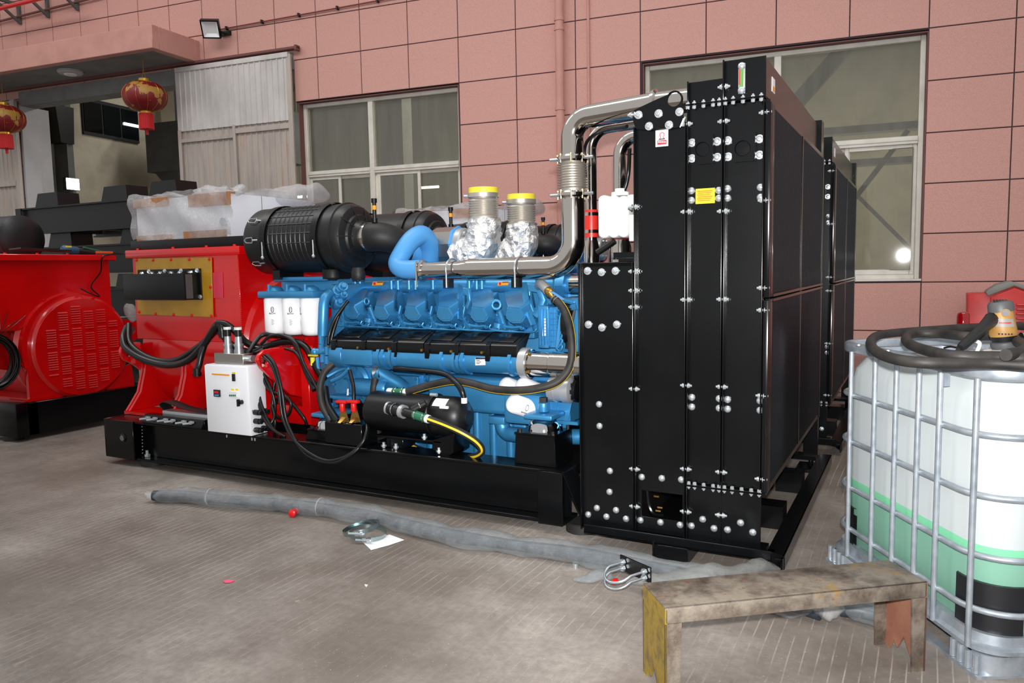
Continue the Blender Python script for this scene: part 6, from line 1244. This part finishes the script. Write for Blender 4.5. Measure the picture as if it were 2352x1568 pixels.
vm = B().tube([V((0, 0, .1)), V((0, 0, .23)), V((0, 0, .24)), V((0, 0, 1.12))], .0115, 8).mesh('cage_bar', angle=60)
for q in us: obj('cage_bar', vm, 'galvanised', IB, loc=(q, -.513, 0))
for q in us[::2]: obj('cage_bar', vm, 'galvanised', IB, loc=(q, .513, 0))
for q in (-.19, .0, .19, .38):
    obj('cage_bar', vm, 'galvanised', IB, loc=(.613, q, 0)); obj('cage_bar', vm, 'galvanised', IB, loc=(-.613, q, 0))
# black corner guards and the steel pallet
for sx in (-1, 1):
    for sy in (-1, 1):
        al = [p for p in rr(.578, .478, .14, 0, 8)]; L = [p for p in al if p.x*sx > 0 and p.y*sy > 0]
        e1 = [V((sx*.40, sy*.478, 0))]; e2 = [V((sx*.578, sy*.33, 0))]
        L = (e1+L+e2) if (L[0]-e1[0]).length < (L[-1]-e1[0]).length else (e2+L+e1)
        b = B(); n = len(L); vs = [p+V((0, 0, .135)) for p in L]+[p+V((0, 0, .335)) for p in L]+[p*.975+V((0, 0, .335)) for p in L]+[p*.975+V((0, 0, .135)) for p in L]
        b.add(vs, [(a*n+k, a*n+k+1, ((a+1) % 4)*n+k+1, ((a+1) % 4)*n+k) for a in range(4) for k in range(n-1)]); obj('corner_guard', b, 'tank_black', IB, angle=60)
obj('pallet_tray', loft([rr(.60, .50, .13, .085, 8), rr(.612, .512, .13, .09, 8), rr(.612, .512, .13, .105, 8), rr(.595, .495, .13, .115, 8), rr(.59, .49, .13, .15, 8), rr(.56, .46, .13, .15, 8)]), 'galvanised', IB, angle=40)
for sx in (-1, 1):
    for sy in (-1, 1):
        b = loft([[p+V((sx*.49, sy*.39, 0)) for p in rr(.115, .115, .08, z, 6)] for z in (.012, .085)]); ft = obj('pallet_foot', b, 'galvanised', IB, angle=40)
        for k in range(4):
            b = B(); b.cyl((sx*(.44+.045*k), sy*.508, .015), (sx*(.44+.045*k), sy*.508, .085), .012, n=8); obj('foot_rib', b, 'galvanised', ft)
    b = B(); b.box(-.6, .6, sx*.50-.02, sx*.50+.02, 0, .014); obj('pallet_skid', b, 'galvanised', IB)
    b = B(); b.box(sx*.58-.02, sx*.58+.02, -.5, .5, 0, .0135); obj('pallet_skid', b, 'galvanised', IB)
b = B(); b.obox((side_u(2165, 850), -.5, 1.09), X_*.012, Y_*.012, Z_*.03); obj('rim_clip', b, 'galvanised', IB)
for k in (0, 1):
    b = B(); b.cyl((side_u(1985, 790)+.25*k, -.54, 1.161), (side_u(1985, 790)+.25*k, -.54, 1.168), .012, n=8); obj('rim_screw', b, 'zinc', IB)
b = B(); b.bar((.3*-1, -.1, 1.14), (.25, -.1, 1.14), .05, .02); b.bar((-.3, -.5, 1.14), (-.3, .5, 1.14), .04, .02); obj('top_bar', b, 'galvanised', IB)
# hose coil on top
zt_ = 1.185
loop = [(2420, 842), (2352, 838), (2270, 834), (2190, 834), (2110, 832), (2050, 823), (2010, 805), (2000, 785), (2018, 770), (2070, 763), (2150, 757), (2230, 752), (2330, 748), (2420, 760), (2450, 800), (2380, 822), (2290, 820), (2200, 818), (2140, 808), (2095, 793), (2081, 779), (2095, 767), (2150, 766), (2220, 772), (2290, 772), (2350, 790), (2352, 806), (2310, 815)]
pts = [PXz(x, y, zt_+.0015*i) for i, (x, y) in enumerate(loop)]
b = B(); b.tube(cr(pts, 6), .021, 12); hs_ = obj('suction_hose', b, 'hose_dusty', angle=60); tag(hs_, 'thick black rubber hose coiled on top of the caged tank', 'hose')
q = PXz(2345, 775, 1.22); b = B(); b.cyl(q, q+V((.14, .07, 0)), .022, n=16); b.torus(q+V((.05, .025, 0)), V((.14, .07, 0)), .025, .006, 16, 6); obj('hose_end', b, 'stainless', hs_)
# electric drum pump
pb = PXz(2308, 800, 1.19); pt = thing('drum_pump', 'worn yellow electric pump motor with black handle standing on the tank', 'pump', pb, world=True)
ax_ = V((-.12, -.02, 1)).normalized(); sc = .95
b = B(); b.lathe(pb, ax_, [(0, .046), (.012, .05), (.025, .05), (.03, .042)], 24); obj('pump_foot', b, 'pump_grey', pt)
b = B(); b.lathe(pb+ax_*.028, ax_, [(0, .042), (.018, .047), (.026, .049)], 24); obj('pump_base', b, 'black_plastic', pt)
b = B(); b.lathe(pb+ax_*.052, ax_, [(0, .049), (.01, .051), (.05, .047), (.09, .043), (.105, .042)], 24); pm_ = obj('motor_body', b, 'pump_yellow', pt)
b = B(); b.lathe(pb+ax_*.152, ax_, [(0, .047), (.03, .046), (.04, .039), (.044, .024)], 24); obj('motor_cap', b, 'pump_grey', pt)
for k in range(5): b = B(); c = pb+ax_*.197+cright*(-.024+.012*k); b.obox(c, cright*.003, Y_*.022, Z_*.003); obj('cap_slot', b, 'dark_void', pt)
fv = (CAM-pb); fv.z = 0; fv.normalize()
def onp(h, a, r): s_ = fv.cross(Z_)*-1; d = fv*math.cos(a)+s_*math.sin(a); return pb+ax_*h+d*r
def cpatch(h0, h1, a0, a1, r0, r1, n=8):
    b = B(); vs = []
    for k in range(n+1): a = a0+(a1-a0)*k/n; vs += [onp(h0, a, r0), onp(h1, a, r1)]
    return b.add(vs, [(2*k, 2*k+2, 2*k+3, 2*k+1) for k in range(n)])
obj('motor_label', cpatch(.092, .124, -.5, .95, .0495, .0468), 'pump_label', pt)
obj('label_print', cpatch(.106, .111, -.25, .7, .0492, .0488), 'ink_red', pt)
b = B(); c = onp(.148, .35, .046); b.cyl(c, c+fv*.006, .013, n=16); obj('brush_cap', b, 'black_plastic', pt); b = B(); b.torus(c+fv*.003, fv, .014, .003, 18, 6); obj('brush_ring', b, 'pump_yellow', pt)
for k in range(5): obj('vent_slot', cpatch(.06, .066, -.35+.22*k, -.22+.22*k, .0515, .0513, 2), 'dark_void', pt)
for k in range(5): obj('vent_rib', cpatch(.08+.012*k, .085+.012*k, -1.25, -.75, .0505, .049, 3), 'pump_yellow', pt)
h0 = pb+ax_*.12-cright*.04; h1 = PXz(2205, 800, 1.215)+V((0, -.0, .0)); h1 = V((h1.x, h1.y, 1.215))
b = B(); d = h1-h0; b.tube([h0, h0+d*.12, h0+d*.3, h0+d*.92, h1], [.03, .026, .021, .018, .014], 16); obj('pump_handle', b, 'black_plastic', pt)
b = B(); b.tube(cr([h1, h1+d*.15, h1+d*.3+V((0, 0, -.015))], 4), .007, 8); b.tube(cr([h1, h1+V((-.03, .06, .0)), h1+V((-.05, .1, -.01))], 4), .004, 6); obj('pump_cord', b, 'cable_black', pt)
q = PXz(2243, 810, 1.17); b = B(); b.tube(cr([q, q+V((.01, 0, .04)), q+V((-.02, 0, .05)), q+V((-.04, .02, .045))], 4), .008, 8); tag(obj('cable_hook', b, 'white_plastic', angle=60), 'small white plastic hook on the tank top inside the hose coil', 'hook')
# ================================================================== red machine and beacon by the wall
RM = thing('red_machine', 'red machine housing with louvres and grey ridge against the tiled wall', 'machine', PW(2300, 760, .5), world=True)
Yr = 9.55
def rpoly(pts, th, Y=Yr): return B().prism([PX(x, y, Y) for x, y in pts], (0, th, 0))
obj('housing', rpoly([(2222, 674), (2268, 673), (2330, 655), (2400, 680), (2470, 690), (2470, 900), (2222, 900)], .35), 'red_machine', RM, bevel=.01)
obj('ridge', rpoly([(2264, 672), (2268, 667), (2290, 653), (2322, 645), (2400, 672), (2400, 682), (2330, 657), (2300, 668), (2270, 680)], .3, Yr-.05), 'pump_label', RM, bevel=.01)
obj('front_panel', rpoly([(2275, 682), (2330, 661), (2400, 686), (2400, 900), (2268, 900)], .05, Yr-.06), 'red_machine', RM, bevel=.006)
for cx_ in (2300, 2334):
    for k in range(5): obj('louver', rpoly([(cx_, 697+10.5*k), (cx_+(20 if cx_ < 2320 else 40), 697+10.5*k), (cx_+(20 if cx_ < 2320 else 40), 702+10.5*k), (cx_, 702+10.5*k)], .04, Yr-.09), 'red_machine', RM, bevel=.006)
p = PX(2212, 750, 8.9); bc_ = thing('beacon_lamp', 'small red beacon lamp beside the red machine', 'beacon', (p.x, p.y, 0))
b = B(); b.lathe((0, 0, p.z-.02), Z_, [(0, .065), (.05, .065), (.05, .055)], 20); obj('beacon_base', b, 'cast_alu', bc_)
b = B(); b.lathe((0, 0, p.z+.03), Z_, [(0, .058), (.09, .056), (.11, .045), (.12, .02)], 20); obj('beacon_lens', b, 'beacon_red', bc_)
b = B(); b.cyl((0, 0, 0), (0, 0, p.z-.02), .025, n=12); b.cyl((0, 0, 0), (0, 0, .02), .15, n=20); obj('beacon_post', b, 'dim_grey', bc_)
# ================================================================== steel bench
F1, F2 = V((-.768, 2.552, 0)), V((.05, 3.195, 0)); ub = (F2-F1).normalized(); Lb = (F2-F1).length; ab = math.atan2(ub.y, ub.x); Wb = .225; Hb = .352
BN = thing('steel_bench', 'low rusty steel bench with folded plate legs in the foreground', 'bench', F1, ab)
b = B(); b.box(0, Lb, 0, Wb, Hb-.008, Hb); b.box(0, Lb, 0, .008, Hb-.062, Hb); b.box(0, Lb, Wb-.008, Wb, Hb-.062, Hb); obj('seat_channel', b, 'bench_steel', BN, bevel=.004)
for x, mt in ((.0, 'bench_yellow'), (Lb-.008, 'bench_primer')):
    s_ = 1 if x == 0 else -1
    b = B(); pr = [(0, 0), (.035, 0), (.055, .045), (.075, .02), (.112, .085), (.15, .02), (.17, .045), (.19, 0), (Wb, 0), (Wb, Hb-.008), (0, Hb-.008)]
    b.prism([(x, y, z) for y, z in pr], (.008, 0, 0)); obj('leg_plate', b, mt, BN)
    for y in (0.0, Wb-.008):
        b = B(); xa, xb = (.0, .062) if s_ == 1 else (Lb-.062, Lb); b.prism([(xa if s_ == 1 else xb, y, Hb-.062), (xb if s_ == 1 else xa, y, Hb-.062), ((xb-.006) if s_ == 1 else xa+.006, y, 0), (xa if s_ == 1 else xb, y, 0)], (0, .008, 0)); obj('leg_flange', b, 'bench_steel', BN)
# ================================================================== things lying on the floor
path = [(352, 1138), (420, 1138), (560, 1150), (700, 1163), (850, 1183), (1000, 1222), (1150, 1247), (1300, 1268), (1450, 1293), (1600, 1325), (1750, 1368), (1885, 1408)]
pp = cr([PXz(x, y, .045) for x, y in path], 8); n = len(pp)
pt_ = thing('wrapped_tube', 'long dark rubber tube in clear plastic sleeve lying in front of the base frame', 'tube', pp[0]*1, world=True)
b = B(); b.tube(pp, [.034+.004*math.sin(i*.35) for i in range(n)], 14); obj('rubber_tube', b, 'slate_tube', pt_, angle=60)
def film_tube(pts, rw, rh, seed, nseg=16, amp=.006):
    P = [V(p) for p in pts]; m = len(P); b = B(); vs = []
    for i in range(m):
        t = (P[min(i+1, m-1)]-P[max(i-1, 0)]); t.z = 0; t.normalize(); s_ = V((-t.y, t.x, 0))
        k1 = min(1., i/4+.25, (m-1-i)/4+.25)
        for k in range(nseg):
            a = 6.2832*k/nseg; w_ = rw*k1*(1+.22*math.sin(i*.41+seed)+.08*math.sin(i*1.3)); h_ = rh*k1
            z = h_*math.sin(a); z = z if z > 0 else z*.9
            vs.append(P[i]+s_*(w_*math.cos(a))+V((0, 0, z)))
    b.add(vs, [(i*nseg+k, i*nseg+(k+1) % nseg, (i+1)*nseg+(k+1) % nseg, (i+1)*nseg+k) for i in range(m-1) for k in range(nseg)])
    b = crumple(b, amp, seed, 1.6); b.v = [(x, y, max(z, .004)) for x, y, z in b.v]; return b
obj('plastic_sleeve', film_tube(pp, .082, .056, 2), 'film_clear', pt_, angle=180)
b = crumple(B().sph(pp[0]+V((-.02, -.01, 0)), .04, .035, .03, 14, 8), .006, 3, 3); obj('sleeve_knot', b, 'film_wrap', pt_, angle=180)
b = crumple(B().sph(pp[-1]+V((.03, 0, .02)), .06, .05, .045, 16, 10), .012, 6, 3); obj('sleeve_knot', b, 'film_wrap', pt_, angle=180)
for i in (12, 26): b = B(); b.torus(pp[i]+V((0, 0, .008)), pp[i+1]-pp[i], .058, .004, 20, 5); b.v = [(x, y, max(z, .003)) for x, y, z in b.v]; obj('tape_band', b, 'film_wrap', pt_)
pp2 = cr([PXz(x, y, .04) for x, y in ((1930, 1398), (1990, 1405), (2060, 1425), (2100, 1440))], 6)
t2 = thing('wrapped_tube', 'short plastic sleeved tube under the bench beside the caged tank', 'tube', pp2[0], world=True)
b = B(); b.tube(pp2, .032, 12); obj('rubber_tube', b, 'slate_tube', t2, angle=60); obj('plastic_sleeve', film_tube(pp2, .07, .045, 5), 'film_clear', t2, angle=180)
# hose clamps
for i, (x, y, z, tilt, lab) in enumerate(((846, 1233, .022, .1, 'bright steel hose clamp ring lying under the other ring'), (830, 1231, .05, -.22, 'bright steel hose clamp ring tilted on top of another'))):
    c = PXz(x, y, 0); t = thing('hose_clamp', lab, 'clamp', (c.x, c.y, 0), .3, group='steel hose clamps on the floor')
    R_ = .108; b = B(); m_ = 40; lo = [V((R_*math.cos(6.2832*k/m_), R_*math.sin(6.2832*k/m_), 0)) for k in range(m_)]; li = [p*.985 for p in lo]; b.ringprism([p-V((0, 0, .013)) for p in lo], [p-V((0, 0, .013)) for p in li], (0, 0, .026))
    rm = Matrix.Rotation(tilt, 3, 'Y'); b.v = [tuple(rm @ V(v)+V((0, 0, z))) for v in b.v]; zmin = min(v[2] for v in b.v); b.v = [(v[0], v[1], v[2]-min(0, zmin)+.001) for v in b.v]; obj('band', b, 'clamp_steel', t, angle=50)
    b = B(); q = rm @ V((.02, -.108, 0))+V((0, 0, z-min(0, zmin)+.001)); b.cyl(q+V((-.05, -.008, 0)), q+V((.05, -.008, 0)), .007, n=8); b.cyl(q+V((.02, -.008, 0)), q+V((.04, -.008, 0)), .013, n=6); b.obox(q, X_*.012, Y_*.008, Z_*.014); obj('clamp_screw', b, 'zinc', t)
pts = [PXz(x, y, .003) for x, y in ((828, 1240), (895, 1228), (928, 1240), (893, 1252), (852, 1263))]; b = B(); b.prism(pts, (0, 0, .002)); tag(obj('paper_sheet', b, 'paper'), 'crumpled white paper sheet beside the steel clamps', 'paper')
p = PXz(668, 1180, .025); b = B(); b.lathe(p+V((-.02, .09, 0)), V((.05, -.2, 0)), [(0, .012), (.03, .018), (.07, .024), (.085, .024), (.092, .015)], 18); rh = obj('screwdriver_handle', b, 'red_plastic', angle=50); tag(rh, 'red screwdriver handle poking out below the plastic sleeve', 'screwdriver')
# U-bolts with plate
for i, (xa, ya, xb, yb, lab) in enumerate(((1424, 1290, 1488, 1312, 'zinc U-bolt with black plate lying nearer the bench'),)):
    t = thing('u_bolt', lab, 'u-bolt', PXz(1450, 1310, 0), world=True)
    p0, p1 = PXz(1432, 1293, .115), PXz(1488, 1318, .115); d = (p1-p0).normalized(); s_ = V((d.y, -d.x, 0)); s_ = s_ if s_.dot(CAM-p0) > 0 else -s_
    b = B(); b.bar(p0-d*.02, p1+d*.02, .008, .075); obj('clamp_plate', b, 'black_satin', t)
    for off, dz in ((0., 0.), (.02, -.03)):
        a0, a1 = p0+d*.01+V((0, 0, .012+dz)), p1-d*.01+V((0, 0, .012+dz)); L = .10; m0 = (a0+a1)/2+s_*L; rad_ = (a1-a0).length/2
        arc = [m0+d*(-rad_*math.cos(q))+s_*(rad_*math.sin(q)*.9)+V((0, 0, -.035*math.sin(q))) for q in [math.pi*k/14 for k in range(15)]]
        b = B(); b.tube([a0-s_*.03]+arc+[a1-s_*.03], .006, 8); obj('u_rod', b, 'zinc', t, angle=60)
        [obj('nut', B().cyl(a+s_*.008, a+s_*.022, .016, n=6), 'zinc', t) for a in (a0, a1)]
bw = cr([PXz(x, y, z) for x, y, z in ((1440, 1338, .03), (1520, 1330, .08), (1600, 1320, .135), (1700, 1308, .09), (1800, 1298, .035))], 6)
b = film_tube(bw, .05, .035, 9, 14, .01); bwo = obj('bubble_wrap', b, 'bubble_wrap', angle=180); tag(bwo, 'crumpled strip of bubble wrap behind the bench', 'plastic wrap')
b = B(); c = PXz(1409, 1338, .03); b.lathe(c, Y_, [(0, .012), (.02, .016), (.04, .01)], 10); tag(obj('pipe_plug', b, 'red_plastic'), 'small red plug beside the U-bolt', 'plug')
b = film_tube(cr([PXz(x, y, .015) for x, y in ((1318, 1326), (1350, 1325), (1380, 1321), (1402, 1316))], 5), .05, .018, 4, 12, .006); tag(obj('plastic_bag', b, 'film_clear', angle=180), 'small clear plastic bag of screws left of the U-bolt', 'bag')
p = PXz(1322, 1298, .012); b = B(); b.cyl(p-V((0, 0, .012)), p+V((0, 0, .012)), .016, n=14); tag(obj('round_nut', b, 'zinc'), 'single round zinc nut on the floor above the plastic bag', 'nut')
pts = [PXz(x, y, .003) for x, y in ((512, 1335), (522, 1332), (540, 1333), (530, 1338), (516, 1338))]; b = B(); b.prism(pts, (0, 0, .003)); tag(obj('pink_scrap', b, 'pink_scrap'), 'pink plastic scrap on the bare floor', 'scrap')
pts = [PXz(x, y, .002) for x, y in ((837, 1343), (845, 1344), (841, 1349))]; b = B(); b.prism(pts, (0, 0, .004)); tag(obj('paper_scrap', b, 'paper'), 'tiny white paper scrap on the bare floor', 'scrap')
